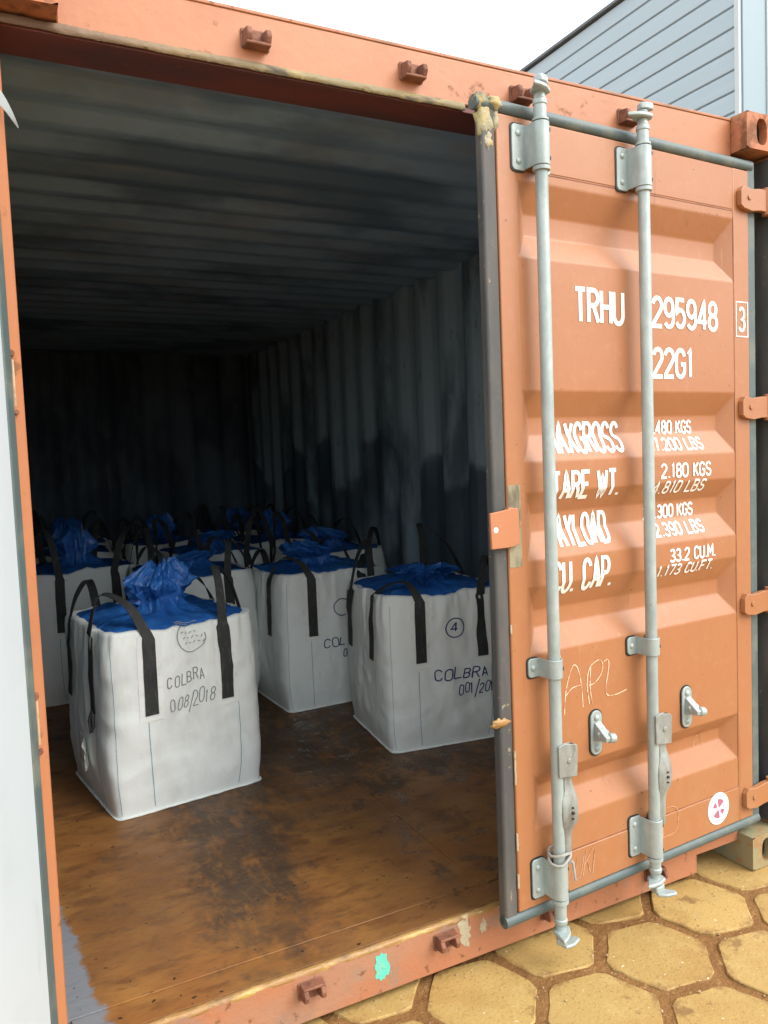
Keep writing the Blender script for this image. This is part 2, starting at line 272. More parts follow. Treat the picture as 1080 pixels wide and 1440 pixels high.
# ---------------------------------------------------------------- stroke lettering
def arc(cx, cy, rx, ry, a0, a1, n=10): return [(cx+rx*math.cos(R(a0+(a1-a0)*k/n)), cy+ry*math.sin(R(a0+(a1-a0)*k/n))) for k in range(n+1)]
STAD = arc(.5, .72, .5, .28, 0, 180)+arc(.5, .28, .5, .28, 180, 360)+[(1, .72)]
GL = {
 'T': [[(0, 1), (1, 1)], [(.5, 1), (.5, 0)]], 'H': [[(0, 0), (0, 1)], [(1, 0), (1, 1)], [(0, .5), (1, .5)]],
 'R': [[(0, 0), (0, 1), (.5, 1)]+arc(.5, .76, .48, .24, 80, -90)+[(0, .52)], [(.5, .52), (1, 0)]],
 'U': [[(0, 1), (0, .28)]+arc(.5, .28, .5, .28, 190, 350)+[(1, .28), (1, 1)]],
 '2': [arc(.5, .74, .5, .26, 170, -35)+[(.05, .1), (0, 0), (1, 0)]], '9': [arc(.5, .7, .48, .3, 0, 360, 16), [(.98, .7), (1, .3)]+arc(.5, .28, .5, .28, 0, -150)],
 '5': [[(.95, 1), (.12, 1), (.06, .52)]+arc(.48, .33, .52, .31, 125, -150)], '4': [[(.72, 0), (.72, 1), (0, .26), (1, .26)]],
 '8': [arc(.5, .755, .43, .245, 0, 360, 16), arc(.5, .27, .5, .27, 0, 360, 16)], '3': [arc(.45, .75, .48, .25, 150, -90)+arc(.45, .25, .55, .25, 85, -155)],
 'G': [arc(.5, .72, .5, .28, 10, 180)+arc(.5, .28, .5, .28, 180, 350)+[(1, .28), (1, .47), (.55, .47)]], '1': [[(.2, .84), (.6, 1), (.6, 0)]],
 'M': [[(0, 0), (0, 1), (.5, .35), (1, 1), (1, 0)]], 'A': [[(0, 0), (.5, 1), (1, 0)], [(.2, .3), (.8, .3)]], 'X': [[(0, 0), (1, 1)], [(0, 1), (1, 0)]],
 'O': [STAD], '0': [STAD], 'S': [arc(.5, .745, .47, .255, 15, 270)+arc(.5, .245, .5, .245, 85, -165)], 'E': [[(1, 1), (0, 1), (0, 0), (1, 0)], [(0, .52), (.8, .52)]],
 'W': [[(0, 1), (.25, 0), (.5, .8), (.75, 0), (1, 1)]], '.': [[(.5, -.02), (.5, .08)]], 'P': [[(0, 0), (0, 1), (.5, 1)]+arc(.5, .74, .5, .26, 80, -90)+[(0, .48)]],
 'Y': [[(0, 1), (.5, .5), (1, 1)], [(.5, .5), (.5, 0)]], 'L': [[(0, 1), (0, 0), (1, 0)]], 'D': [[(0, 0), (0, 1), (.5, 1)]+arc(.5, .7, .5, .3, 80, 0)+arc(.5, .3, .5, .3, 0, -90)+[(0, 0)]],
 'C': [arc(.5, .72, .5, .28, 10, 180)+arc(.5, .28, .5, .28, 180, 350)], 'K': [[(0, 0), (0, 1)], [(1, 1), (0, .42)], [(.3, .6), (1, 0)]],
 'B': [[(0, 0), (0, 1), (.5, 1)]+arc(.5, .76, .42, .24, 80, -90)+[(0, .52)], [(.5, .52)]+arc(.5, .26, .5, .26, 80, -90)+[(0, 0)]], '7': [[(0, 1), (1, 1), (.4, 0)]],
 '6': [arc(.5, .28, .48, .28, 0, 360, 16), [(.02, .28), (.03, .6)]+arc(.52, .72, .49, .28, 175, 35)], 'F': [[(1, 1), (0, 1), (0, 0)], [(0, .52), (.8, .52)]], '/': [[(0, -.35), (1, 1.25)]], 'I': [[(.5, 0), (.5, 1)]],
}
def ribbon(mb, pts, wd, fmap, off, step=.006, doff=0.):
    P = [Vector((a, b)) for a, b in pts]; Q = [P[0]]
    for a, b in zip(P, P[1:]):
        n = max(1, int((b-a).length/step))
        for k in range(1, n+1): Q.append(a.lerp(b, k/n))
    L = []; Rr = []; C = []
    closed = (Q[0]-Q[-1]).length < 1e-4
    for i, q in enumerate(Q):
        a = Q[i-1] if i > 0 else (Q[-2] if closed else q); b = Q[i+1] if i < len(Q)-1 else (Q[1] if closed else q)
        d1 = (q-a).normalized() if (q-a).length > 1e-9 else (b-q).normalized(); d2 = (b-q).normalized() if (b-q).length > 1e-9 else d1
        n1 = Vector((-d1.y, d1.x)); n2 = Vector((-d2.y, d2.x)); m = n1+n2
        m = m.normalized() if m.length > 1e-6 else n1; k = min(1.7, 1/max(.4, m.dot(n1)))
        o = off+doff*i
        L.append(fmap(*(q+m*wd/2*k), o)); Rr.append(fmap(*(q-m*wd/2*k), o)); C.append(fmap(*q, o))
    n = len(Q); vs_ = [x for t in zip(L, C, Rr) for x in t]; fs_ = []
    for i in range(n-1): fs_ += [(3*i, 3*i+1, 3*i+4, 3*i+3), (3*i+1, 3*i+2, 3*i+5, 3*i+4)]
    mb.add(vs_, fs_)
def text(s, x0, x1, z0, z1, wd, fmap, off=.0012, gap=.30, jit=0., slant=0., step=.006, rise=0.):
    """one mesh builder per word"""
    cw = {'.': .28, ' ': .55, '1': .62, 'I': .3, '/': .6, 'M': 1.15, 'W': 1.2}
    ws = [cw.get(c, 1) for c in s]; tot = sum(ws)+gap*(len(s)-1); u = (x1-x0-wd)/tot; h = z1-z0-wd; x = x0+wd/2; k = 0; words = [MB()]
    for c, cwid in zip(s, ws):
        if c == ' ': words.append(MB())
        else:
            jx, jz, js, jr = (random.uniform(-jit, jit) for _ in range(4))
            for st in GL[c]:
                P = [(x+jx*u+a*cwid*u*(1+js)+(slant+jr)*b*h, z0+wd/2+(jz+b*(1+js))*h+rise*(x+a*u-x0)) for a, b in st]
                ribbon(words[-1], P, wd, fmap, off+.00016*(k % 7), step); k += 1
        x += (cwid+gap)*u
    return words

# ================================================================ GROUND
g = MB(); N = 150; X0, X1, Y0, Y1 = -.6, 3.2, -1.6, 1.0; NY = 104
zf = lambda x, y: -.008+.006*nz(x*9, y*9, 0)+.005*nz(x*31, y*31, 3)
g.add([(X0+(X1-X0)*i/N, Y0+(Y1-Y0)*j/NY, zf(X0+(X1-X0)*i/N, Y0+(Y1-Y0)*j/NY)) for j in range(NY+1) for i in range(N+1)],
      [(j*(N+1)+i, j*(N+1)+i+1, (j+1)*(N+1)+i+1, (j+1)*(N+1)+i) for j in range(NY) for i in range(N)])
B = 900
for a in ((-B, X0, -B, B), (X1, B, -B, B), (X0, X1, -B, Y0), (X0, X1, Y1, B)):
    g.add([(a[0], a[2], -.013), (a[1], a[2], -.013), (a[1], a[3], -.013), (a[0], a[3], -.013)], [(0, 1, 2, 3)])
ground = tag(g.build('ground', m_dirt), kind='structure')

def paver_mesh(i):
    rnd = random.Random(i); rr = .175; mb = MB(); pts = []
    for k in range(6):
        a = R(50+60*k)+rnd.uniform(-.04, .04); q = rr*rnd.uniform(.95, 1.0); v = Vector((math.cos(a), math.sin(a)))*q
        for s, ln in ((-1, rnd.uniform(.010, .024)), (1, rnd.uniform(.010, .024)), (1, .085)):
            t = Vector((math.cos(a+s*R(120)), math.sin(a+s*R(120)))); pts.append((v+t*ln)*(1+(rnd.uniform(-.02, .012) if ln > .05 else 0)))
    ring = lambda f, z, j: [(p.x*f, p.y*f, z+rnd.uniform(-j, j)) for p in pts]
    mb.loft([ring(1.0, -.05, 0), ring(.99, -.004, .0015), ring(.97, -.0002, .0005)])
    me = mb.build('paver', m_paver, bevel=0, angle=18); return me
protos = [paver_mesh(i) for i in range(7)]
for o in protos: col.objects.unlink(o)
V1 = Vector((math.cos(R(20)), math.sin(R(20))))*.325; V2 = Vector((math.cos(R(-40)), math.sin(R(-40))))*.328; C0 = Vector((1.65, -.16))
cells = []
for i in range(-60, 60):
    for j in range(-60, 60):
        c = C0+V1*i+V2*j
        if -9 < c.x < 11 and -9 < c.y < 8: cells.append(c)
vp = Vector((1.4, -.5)); cells.sort(key=lambda c: (c-vp).length)
near, far = cells[:280], cells[280:]
for c in near:
    o = random.choice(protos).copy(); col.objects.link(o); o.name = 'paver'; o.parent = ground
    o.location = (c.x, c.y, random.uniform(-.004, .0)); o.rotation_euler = (random.uniform(-.008, .008), random.uniform(-.008, .008), R(60*random.randrange(6))+random.uniform(-.05, .05))
fm = MB(); pv = [list(o.data.vertices) for o in protos]; pf = [[tuple(p.vertices) for p in o.data.polygons] for o in protos]
for c in far:
    k = random.randrange(7); ro = R(60*random.randrange(6)); cs, sn = math.cos(ro), math.sin(ro)
    fm.add([(c.x+v.co.x*cs-v.co.y*sn, c.y+v.co.x*sn+v.co.y*cs, v.co.z-.002) for v in pv[k]], pf[k])
tag(fm.build('pavers', m_paver, ground, angle=18), kind='stuff')
gv = MB(); rnd = random.Random(5)
for i in range(420):
    x = rnd.uniform(.6, 2.7); y = rnd.uniform(-.75, .35); s = rnd.choice((.0016, .002, .0025, .0035, .005))*rnd.uniform(.7, 1.2)
    z = .001 if rnd.random() < .5 else -.006
    gv.add([(x+s*rnd.uniform(.8, 1.6), y, z), (x-s, y+rnd.uniform(-s, s)*.4, z), (x, y+s, z), (x, y-s*1.3, z), (x, y, z+s), (x, y, z-s)], [(0, 2, 4), (2, 1, 4), (1, 3, 4), (3, 0, 4), (2, 0, 5), (1, 2, 5), (3, 1, 5), (0, 3, 5)])
tag(gv.build('grit', m_stone, ground, smooth=False), kind='stuff')

# ================================================================ CONTAINER
W, H, L = 2.438, 2.591, 6.058; FZ = .158; FY = .062
ct = tag(empty('shipping_container'), 'orange steel shipping container with one door open, loaded with white bulk bags', 'shipping container')

def corr(n_axis, length, depth, pitch=.278):
    """profile (position along, offset) of a trapezoid corrugation"""
    P = []; a = 0
    while a < length-1e-6:
        for d, v in ((0, 0), (.072, 0), (.139, 1), (.211, 1)):
            if a+d*pitch/.278 < length: P.append((a+d*pitch/.278, v*depth))
        a += pitch
    P.append((length, 0)); return P
def sheet(name, prof, fmap, t0, t1, th):
    """closed double sheet: inner face slot 0, outer face slot 1; offset grows outwards"""
    mb = MB(); n = len(prof); s = [0]
    for off in (0, th):
        mb.cur = 0 if off == 0 else 1
        mb.add([fmap(a, d+off, t) for t in (t0, t1) for a, d in prof], [(i, i+1, n+i+1, n+i) for i in range(n-1)])
    return mb
pr = corr('y', L-.22, .036)
sheet('', pr, lambda a, d, t: (W-.043+d, .17+a, t), .10, 2.58, .003).build('side_wall', [m_wall, m_frame], ct, bevel=.004, seg=1)
sheet('', pr, lambda a, d, t: (.043-d, .17+a, t), .10, 2.58, .003).build('side_wall', [m_wall, m_frame], ct, bevel=.004, seg=1)
pe = corr('x', W-.006, .04, .25)
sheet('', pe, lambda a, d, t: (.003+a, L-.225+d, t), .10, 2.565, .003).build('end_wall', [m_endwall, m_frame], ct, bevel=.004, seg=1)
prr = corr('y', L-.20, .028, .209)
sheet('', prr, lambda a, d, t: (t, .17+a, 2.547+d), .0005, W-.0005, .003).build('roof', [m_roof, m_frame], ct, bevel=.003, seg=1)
# floor
for i, (ya, yb) in enumerate(((.187, 1.42), (1.42, 2.66), (2.66, 3.9), (3.9, 5.14), (5.14, 5.98))):
    for xa, xb in ((.044, 1.262), (1.262, W-.044)):
        MB().box(xa+.001, xb-.001, ya+.0012, yb-.0012, FZ-.03, FZ-random.uniform(0, .0012)).build('floor_panel', m_floor, ct, bevel=.0018)
MB().box(.06, W-.06, FY+.026, .186, FZ-.03, FZ-.0015).build('threshold_plate', m_floor, ct, bevel=.002)
for x in [.35+.29*k for k in range(7)]: pass
# under-structure: cross members and rails
for k in range(18): MB().box(.06, W-.06, .26+k*.33, .30+k*.33, .035, FZ-.032).build('cross_member', m_sill, ct, bevel=.003)
for x0, x1 in ((.0, .042), (W-.042, W)):
    MB().box(x0, x1, .18, L-.18, .02, .16).build('bottom_side_rail', m_frame, ct, bevel=.004)
    MB().box(x0-(.0 if x0 < 1 else -.0), x1, .18, L-.18, 2.5795, 2.588).build('top_side_rail', m_frame, ct, bevel=.004)
# sill
x0, x1 = .162, W-.162
sill = MB().prism([(x0, .086), (.372, .086), (.372, .022), (2.066, .022), (2.066, .086), (x1, .086), (x1, FZ-.004), (x0, FZ-.004)], 'xz', FY, FY+.026).build('door_sill', m_sill, ct, bevel=.003)
MB().box(2.066, 2.071, FY+.002, FY+.11, .021, .084).build('notch_plate', m_sill, sill, bevel=.001)
MB().box(.367, .3719, FY+.002, FY+.11, .021, .084).build('notch_plate', m_sill, sill, bevel=.001)
ed = MB(); pts = [(.05+(W-.1)*k/220, FY+.0115+.001*nz(k*.2, 1, 2), FZ-.0085+.001*nz(k*.21, 5, 1)) for k in range(221)]
ed.tube(pts, lambda t: .0120+.0008*nz(t*60, 3, 4)+.0006*nz(t*190, 3, 4), 12); ed.build('worn_edge', m_edge, sill)
# header
hdr = MB().prism([(FY, 2.462), (FY, 2.578), (FY+.006, 2.584), (FY+.12, 2.584), (FY+.12, 2.462)], 'yz', x0+.001, x1-.001).build('door_header', m_frame, ct, bevel=.004)
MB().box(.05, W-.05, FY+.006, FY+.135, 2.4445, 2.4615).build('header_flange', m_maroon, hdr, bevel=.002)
hs = MB(); rings = []
for k in range(241):
    x = .05+1.16*k/240; cy = FY-.001; cz = 2.4565+.0015*nz(k*.06, 4, 9); ry = .0045+.0012*nz(k*.2, 1, 2)+.0010*nz(k*1.7, 1, 2); rz = .0100+.002*nz(k*.09, 6, 2)+.0016*nz(k*1.3, 7, 2)
    rings.append([(x, cy+ry*math.cos(R(a))*(1.2 if a > 180 else 1), cz+rz*math.sin(R(a))+.0015*nz(k*.7, a, 3)) for a in range(0, 360, 36)])
hs.loft(rings); hs.build('header_sealant', m_headseal, hdr)
MB().box(x0, x1, FY-.002, FY+.01, 2.579, 2.588).build('rain_lip', m_sill, hdr, bevel=.002)
# corner posts
MB().prism([(-.0, .006), (.046, .055), (.046, .064), (.046, .175), (.0, .175)], 'xy', .119, 2.472).build('corner_post', m_frame, ct, bevel=.004)
MB().prism([(W, .012), (W-.016, .014), (W-.020, .055), (W-.022, .11), (W-.085, .115), (W-.085, .175), (W, .175)], 'xy', .119, 2.472).build('corner_post', m_frame, ct, bevel=.004)
MB().box(W-.0265, W-.0225, .018, .094, .13, 2.46).build('post_shade_strip', m_rubber, ct, bevel=.001)  # added strip: recess shade put in as colour, borrowing the gasket rubber
MB().box(W-.083, W-.024, .096, .1145, .13, 2.46).build('post_shade_strip', m_dark, ct, bevel=.003)  # added dark panel standing in for shade at the back of the recess
for x in (0, W-.04): MB().box(x, x+.04, L-.06, L-.005, .119, 2.472).build('corner_post', m_frame, ct, bevel=.006)
# corner castings: holes in the end face and the side face
def casting(cx, sx, cy, sy, z0, m, holes=True):
    w, d, h = .162, .178, .118; mb = MB()
    def face(o, u, v, lu, lv, hu, hv, hw, hh, inn):
        o, u, v, inn = map(Vector, (o, u, v, inn)); n = 40; outer = []; inner = []; deep = []
        for k in range(n):
            a = 2*math.pi*k/n; c, s = math.cos(a), math.sin(a)
            iu, iv = hu+hw*math.copysign(abs(c)**.75, c), hv+hh*math.copysign(abs(s)**.75, s)
            t = min(((lu-hu) if c > 0 else hu)/max(abs(c), 1e-6), ((lv-hv) if s > 0 else hv)/max(abs(s), 1e-6))
            outer.append(o+u*(hu+c*t)+v*(hv+s*t)); inner.append(o+u*iu+v*iv); deep.append(o+u*iu+v*iv+inn*.03)
        mb.cur = 0; mb.loft([outer, inner], caps=False); mb.loft([inner, deep], caps=False)
        mb.cur = 1; mb.add(deep, [tuple(range(n))])
    X = lambda t: cx+sx*t; Y = lambda t: cy+sy*t
    face((X(w), Y(0), z0), (-sx, 0, 0), (0, 0, 1), w, h, .073, .059, .026, .043, (0, sy, 0))
    face((X(0), Y(0), z0), (0, sy, 0), (0, 0, 1), d, h, .09, .059, .026, .043, (sx, 0, 0))
    mb.cur = 0
    c = [(X(0), Y(0)), (X(w), Y(0)), (X(w), Y(d)), (X(0), Y(d))]
    mb.add([(a, b, z0) for a, b in c]+[(a, b, z0+h) for a, b in c], [(0, 1, 2, 3), (4, 5, 6, 7), (1, 2, 6, 5), (2, 3, 7, 6)])
    mb.build('corner_casting', [m, m_dark], ct, smooth=True, angle=30)
for cx, sx in ((0, 1), (W, -1)):
    casting(cx, sx, 0, 1, 0, m_casting_low); casting(cx, sx, 0, 1, H-.118, m_casting)
    casting(cx, sx, L, -1, 0, m_casting); casting(cx, sx, L, -1, H-.118, m_casting)
# cam keepers on header and sill
def keeper(par, x, z, flip):
    mb = MB(); y = FY
    mb.prism(rrect(x-.036, x+.036, z-.024, z+.024, .006), 'xz', y-.006, y)
    s = -1 if flip else 1
    for dx in (-.026, .022):
        mb.prism([(y-.005, z+s*.018), (y-.04, z+s*.012), (y-.044, z-s*.004), (y-.036, z-s*.018), (y-.005, z-s*.02)], 'yz', x+dx-.006, x+dx+.008)
    mb.box(x-.032, x+.03, y-.036, y-.005, z-s*.02-.004, z-s*.02+.004)
    return mb.build('cam_keeper', m_keeper, par, bevel=.003)
for x in (.612, 1.043, 1.40, 1.805): keeper(hdr, x, 2.517, False)
for x in (.637, 1.050, 1.43, 1.86): keeper(sill, x, .112 if x < 1.2 else .085, True)
# paint patches on the sill and post
def blotch(par, name, cx, cz, rx, rz, m, yy, seed=0, jag=.35, n=36):
    ro = random.Random(seed); P = []
    for k in range(n):
        a = 2*math.pi*k/n; q = 1/max(abs(math.cos(a)), abs(math.sin(a)))**.75*(1+jag*nz(math.cos(a)*2.4+seed, math.sin(a)*2.4, seed*.7)); P.append((cx+rx*q*math.cos(a), cz+rz*q*math.sin(a)))
    return MB().prism(P, 'xz', yy-.0012, yy+.0005).build(name, m, par, smooth=False)
blotch(sill, 'paint_patch', .847, .098, .021, .034, m_teal, FY, 3, .5)
blotch(sill, 'peeling_label', 1.118, .108, .020, .036, m_peel, FY, 8, .7)
blotch(sill, 'peeling_label', 1.185, .112, .011, .018, m_peel, FY, 12, .7)

# ---------------------------------------------------------------- doors
HX, HY, AJ = 2.36, .05, R(3.5)
OS = -.024                                     # outer surface of the door, behind the hinge line
VAL = [(2.242, 2.165, 2.105, 2.035), (1.670, 1.597, 1.545, 1.470), (1.384, 1.322, 1.268, 1.191), (1.116, 1.040, .990, .922), (.570, .520, .482, .412)]
XL, XR, EE, DEP = 1.302, 2.224, .05, .040
def depth(x, z):
    if not XL < x < XR: return 0
    ex = min((x-XL)/EE, (XR-x)/EE, 1)
    for a, b, c, d in VAL:
        if d < z < a: return DEP*max(0, min((a-z)/(a-b), (z-d)/(c-d), 1, ex))
    return 0
def door_panel(mb, X, y0, dep):
    """pressed sheet between the door rails; X maps x to local"""
    P = lambda x, z, d=0: (X(x), y0+d, z)
    zt = 2.268; zs = [2.405]+[v for q in VAL for v in (q[0], q[3])]+[.188]
    for i in range(0, len(zs), 2):
        a, b = zs[i], zs[i+1]; mb.add([P(XL, a), P(XR, a), P(XR, b), P(XL, b)], [(0, 1, 2, 3)])
    for xa, xb in ((XL-.04, XL), (XR, XR+.04)):
        mb.add([P(x, z) for z in zs for x in (xa, xb)], [(2*i, 2*i+1, 2*i+3, 2*i+2) for i in range(len(zs)-1)])
    for a, b, c, d in VAL:
        DEP = dep; o = [P(XL, a), P(XR, a), P(XR, d), P(XL, d)]; q = [P(XL+EE, b, DEP), P(XR-EE, b, DEP), P(XR-EE, c, DEP), P(XL+EE, c, DEP)]
        mb.add(o+q, [(0, 1, 5, 4), (1, 2, 6, 5), (2, 3, 7, 6), (3, 0, 4, 7), (4, 5, 6, 7)])
def make_door(right):
    if right: o_loc, rz, X = (HX, HY, 0), AJ, (lambda x: x-HX)
    else: o_loc, rz, X = (.012, .030, 0), -R(113), (lambda x: HX-x)
    mb = MB(); door_panel(mb, X, OS, DEP)
    import bmesh
    d = mb.build('door', m_orange, ct, bevel=.005, seg=3); d.location = o_loc; d.rotation_euler.z = rz
    me = d.data; bm = bmesh.new(); bm.from_mesh(me); bmesh.ops.remove_doubles(bm, verts=bm.verts, dist=1e-5); bmesh.ops.recalc_face_normals(bm, faces=bm.faces)
    if bm.faces[0].normal.y > 0: bmesh.ops.reverse_faces(bm, faces=bm.faces)
    bm.to_mesh(me); bm.free()
    bx = lambda a, b, *r: MB().box(min(X(a), X(b)), max(X(a), X(b)), *r)
    for a, b in ((1.236, XL-.0015), (XR+.0015, 2.305)): bx(a, b, OS-.001, OS+.040, .186, 2.4065).build('door_stile', m_orange, d, bevel=.004, seg=3)
    for z0, z1 in ((2.2705, 2.4055), (.187, .308)): bx(XL, XR, OS-.0015 if right else OS-.002, OS+.038, z0, z1).build('door_rail', m_orange, d, bevel=.003)
    for zz in (2.2675, .311): bx(XL, XR, OS-.0012, OS+.002, zz-.0012, zz+.0012).build('weld_line', m_weld, d)
    bx(XR+.0002, XR+.0022, OS-.0008, OS+.003, .312, 2.265).build('weld_line', m_weld, d)
    # pale inner skin
    bx(1.2365, 2.3045, OS+.0408, OS+.0425, .188, 2.405).build('inner_skin', m_white_in, d, bevel=.0006)
    # rubber gasket, four sides, each with a rounded lip
    def gk(a, b, z0, z1, m, y0=.004, y1=.044):
        return bx(a, b, OS+y0, OS+y1, z0, z1).build('gasket', m, d, bevel=.008, seg=3)
    gk(1.190, 1.2355, .150, 2.447, m_rubber, .002, .036); gk(2.3055, 2.350, .150, 2.447, m_rubber_green)
    if right:
        gm = MB(); gm.lathe((X(1.17), OS+.014, 2.427), (1, 0, 0), [(0, .019), (1.16, .019)], 16); gm.build('gasket', m_rubber_green, d)
        gm = MB(); gm.lathe((X(1.19), OS+.014, .167), (1, 0, 0), [(0, .019), (1.15, .019)], 16); gm.build('gasket', m_rubber_green, d)
    else: gk(1.237, 2.304, 2.408, 2.447, m_rubber_green); gk(1.237, 2.304, .150, .185, m_rubber_green)
    # hinges
    for z in (2.312, 1.620, .948, .263):
        hm = MB(); s = 1 if right else -1
        if right:
            prof = [(2.243, -.026), (2.243, .020), (2.258, .036), (2.300, .030), (2.345, .036), (2.398, .036), (2.398, -.036), (2.345, -.036), (2.300, -.042), (2.258, -.036)]
            hm.prism([(X(a), z+b) for a, b in prof], 'xz', OS-.020, OS-.0012)
            hm.lathe((X(2.39), OS-.012, z-.045), (0, 0, 1), [(0, .017), (.09, .017)], 14); hm.cyl((X(2.285), OS-.0205, z), (X(2.285), OS-.024, z), .009, 12)
            hm.build('hinge', m_orange, d, bevel=.004, seg=3)
    return d, X
dr, X = make_door(True)
dl, XLd = make_door(False)
dl['label'] = 'open left door with pale inner face'
fmap = lambda x, z, off: (X(x), OS+depth(x, z)-off, z)
BY = OS-.045; BR = .0174

def bar_guide(bx, z0, z1, small=False):
    mb = MB(); r = BR+.0065; fl = .05 if small else .056
    mb.prism(rrect(X(bx)-r-fl+.012, X(bx)-r+.006, z0, z1, .012), 'xz', OS-.0075, OS-.0012)
    mb.prism(rrect(X(bx)+r-.006, X(bx)+r+fl-.012, z0, z1, .012), 'xz', OS-.0075, OS-.0012)
    outer = [(X(bx)-r-.002, OS-.002)]+[(X(bx)+r*math.cos(R(a)), BY+r*math.sin(R(a))) for a in range(180, 361, 12)]+[(X(bx)+r+.002, OS-.002)]
    q = r-.005; inner = [(X(bx)+q+.002, OS-.002)]+[(X(bx)+q*math.cos(R(a)), BY+q*math.sin(R(a))) for a in range(360, 179, -12)]+[(X(bx)-q-.002, OS-.002)]
    mb.prism(outer+inner, 'xy', z0+(.0 if small else .004), z1-(0 if small else .004))
    zz = ((z0+z1)/2,) if small else (z0+.024, z1-.024)
    for z in zz:
        for sx in (-1, 1): mb.lathe((X(bx)+sx*(r+fl*.42), OS-.007, z), (0, -1, 0), [(0, .0095), (.003, .0085), (.006, .004)], 12)
        mb.cur = 1
        a = R(-38); c = Vector((X(bx)+r*math.cos(a), BY+r*math.sin(a), z)); n = Vector((math.cos(a), math.sin(a), 0)); mb.cyl(c-n*.001, c+n*.0022, .0062, 12); mb.cur = 0
    mb2 = mb.build('bar_guide', [m_galv, m_dark], dr, bevel=.0015)
    rb = MB().prism(rrect(X(bx)-r-fl+.008, X(bx)-r+.004, z0-.004, z1+.004, .013), 'xz', OS-.0035, OS-.0005).build('backing_rubber', m_dark, dr)
    return mb2
def locking_bar(bx, zt, zb, top_g, bot_g, turn):
    mb = MB(); mb.lathe((X(bx), BY, zb+.06), (0, 0, 1), [(0, BR), (zt-.075-zb-.06, BR)], 28)
    for z in (top_g[0]-.010, bot_g[0]-.012): mb.lathe((X(bx), BY, z), (0, 0, 1), [(0, BR+.001), (.002, BR+.0065), (.012, BR+.0065), (.014, BR+.001)], 28)
    mb.lathe((X(bx), BY, top_g[1]), (0, 0, 1), [(0, BR+.005), (.006, BR+.005), (.008, BR+.001)], 28)
    o = mb.build('locking_bar', m_galv, dr)
    for z, sg, st in ((zt-.075, 1, turn), (zb+.06, -1, turn+20)):
        cm = MB(); c = Vector((X(bx), BY, z)); ax = Vector((0, 0, sg))
        cm.lathe(c-ax*.004, ax, [(0, BR+.002), (.014, BR+.0025), (.020, BR-.002), (.028, .015), (.05, .014), (.058, .017)], 20)
        rot = Matrix.Rotation(R(st), 3, 'Z')
        def claw(poly, h0, h1):
            P = [rot @ Vector((a*1.2, b*1.2, 0)) for a, b in poly]; lo, hi = sorted((z+sg*h0, z+sg*h1))
            cm.prism([(X(bx)+p.x, BY+p.y) for p in P], 'xy', lo, hi)
        claw([(-.052, -.010), (-.036, -.018), (-.012, -.024), (.016, -.020), (.024, -.004), (.016, .016), (-.012, .018), (-.026, .006)], .030, .042)
        claw([(-.012, -.010), (.004, -.015), (.022, -.013), (.030, -.004), (.018, .006), (.004, .012), (-.009, .010)], .056, .076)
        if sg < 0: claw([(-.012, -.012), (.004, -.032), (.030, -.044), (.040, -.034), (.030, -.014), (.012, .012)], .074, .084)
        cm.build('cam', m_galv, dr, bevel=.004, seg=2)
    return o
BARS = [(1.352, 2.505, .092, (2.264, 2.386), (.212, .327), .887, .660, 25), (1.750, 2.505, .122, (2.262, 2.386), (.219, .345), .889, .668, -10)]
for bx, zt, zb, tg, bg_, mid, hub, turn in BARS:
    locking_bar(bx, zt, zb, tg, bg_, turn)
    bar_guide(bx, *tg); bar_guide(bx, *bg_); bar_guide(bx, mid-.027, mid+.027, True)
    # hub clamp folded round the handle's upper end
    hm = MB(); x = X(bx); yf = BY-BR
    hm.prism([(x-.012, hub-.082), (x+.056, hub-.090), (x+.060, hub-.004), (x+.050, hub+.004), (x+.010, hub+.012), (x-.012, hub+.008)], 'xz', yf-.006, yf-.001)
    hm.prism([(x+.012, hub-.082), (x+.056, hub-.090), (x+.060, hub-.004), (x+.050, hub+.002), (x+.012, hub+.004)], 'xz', yf+.016, yf+.021)
    hm.prism([(x+.050, hub-.022), (x+.060, hub-.026), (x+.062, hub-.002), (x+.052, hub+.004)], 'xz', yf-.001, yf+.016)
    hm.lathe((x+.026, yf-.0062, hub-.040), (0, -1, 0), [(0, .009), (.002, .008), (.003, .004)], 10)
    hm.build('handle_hub', m_galv_worn, dr, bevel=.002)
    # pressed steel handle hanging along the bar
    prof = [(-.02, .014, .046, 0), (-.08, .014, .046, 0), (-.105, .020, .040, .002), (-.125, .018, .044, -.002), (-.155, .006, .052, -.006), (-.19, .004, .054, -.008), (-.225, .006, .052, -.006), (-.245, .010, .036, -.002), (-.27, .010, .032, 0), (-.345, .010, .030, 0)]
    hd = MB(); hd.loft([[(x+a, yf+.004+dy, hub+z), (x+(a+b)/2, yf-.001+dy*1.5, hub+z), (x+b, yf+.004+dy, hub+z), (x+b, yf+.012+dy, hub+z), (x+(a+b)/2, yf+.007+dy*1.5, hub+z), (x+a, yf+.012+dy, hub+z)] for z, a, b, dy in [(z_, a_-.004, b_+.005, d_) for z_, a_, b_, d_ in prof]])
    hd.cur = 1
    for dz, q in ((-.175, .003), (-.19, .005), (-.207, .003)): hd.cyl((x+.029, yf-.0165, hub+dz), (x+.029, yf-.005, hub+dz), q, 8)
    hd.build('door_handle', [m_galv_worn, m_dark], dr, bevel=.0015)
# rope twisted round the foot of the bar nearest the opening
rp = MB(); bx = X(1.352)
rp.tube([(bx+(.031+.004*math.sin(k*.9))*math.cos(k*.42), BY+(.031+.004*math.cos(k*1.3))*math.sin(k*.42), .342+.012*math.sin(k*.21)+.006*math.sin(k*.7)) for k in range(34)]+[(bx+.044, BY-.01, .31), (bx+.040, BY-.02, .275), (bx+.043, BY-.018, .262)], .0042, 6); rp.build('tie_rope', m_tie, dr)
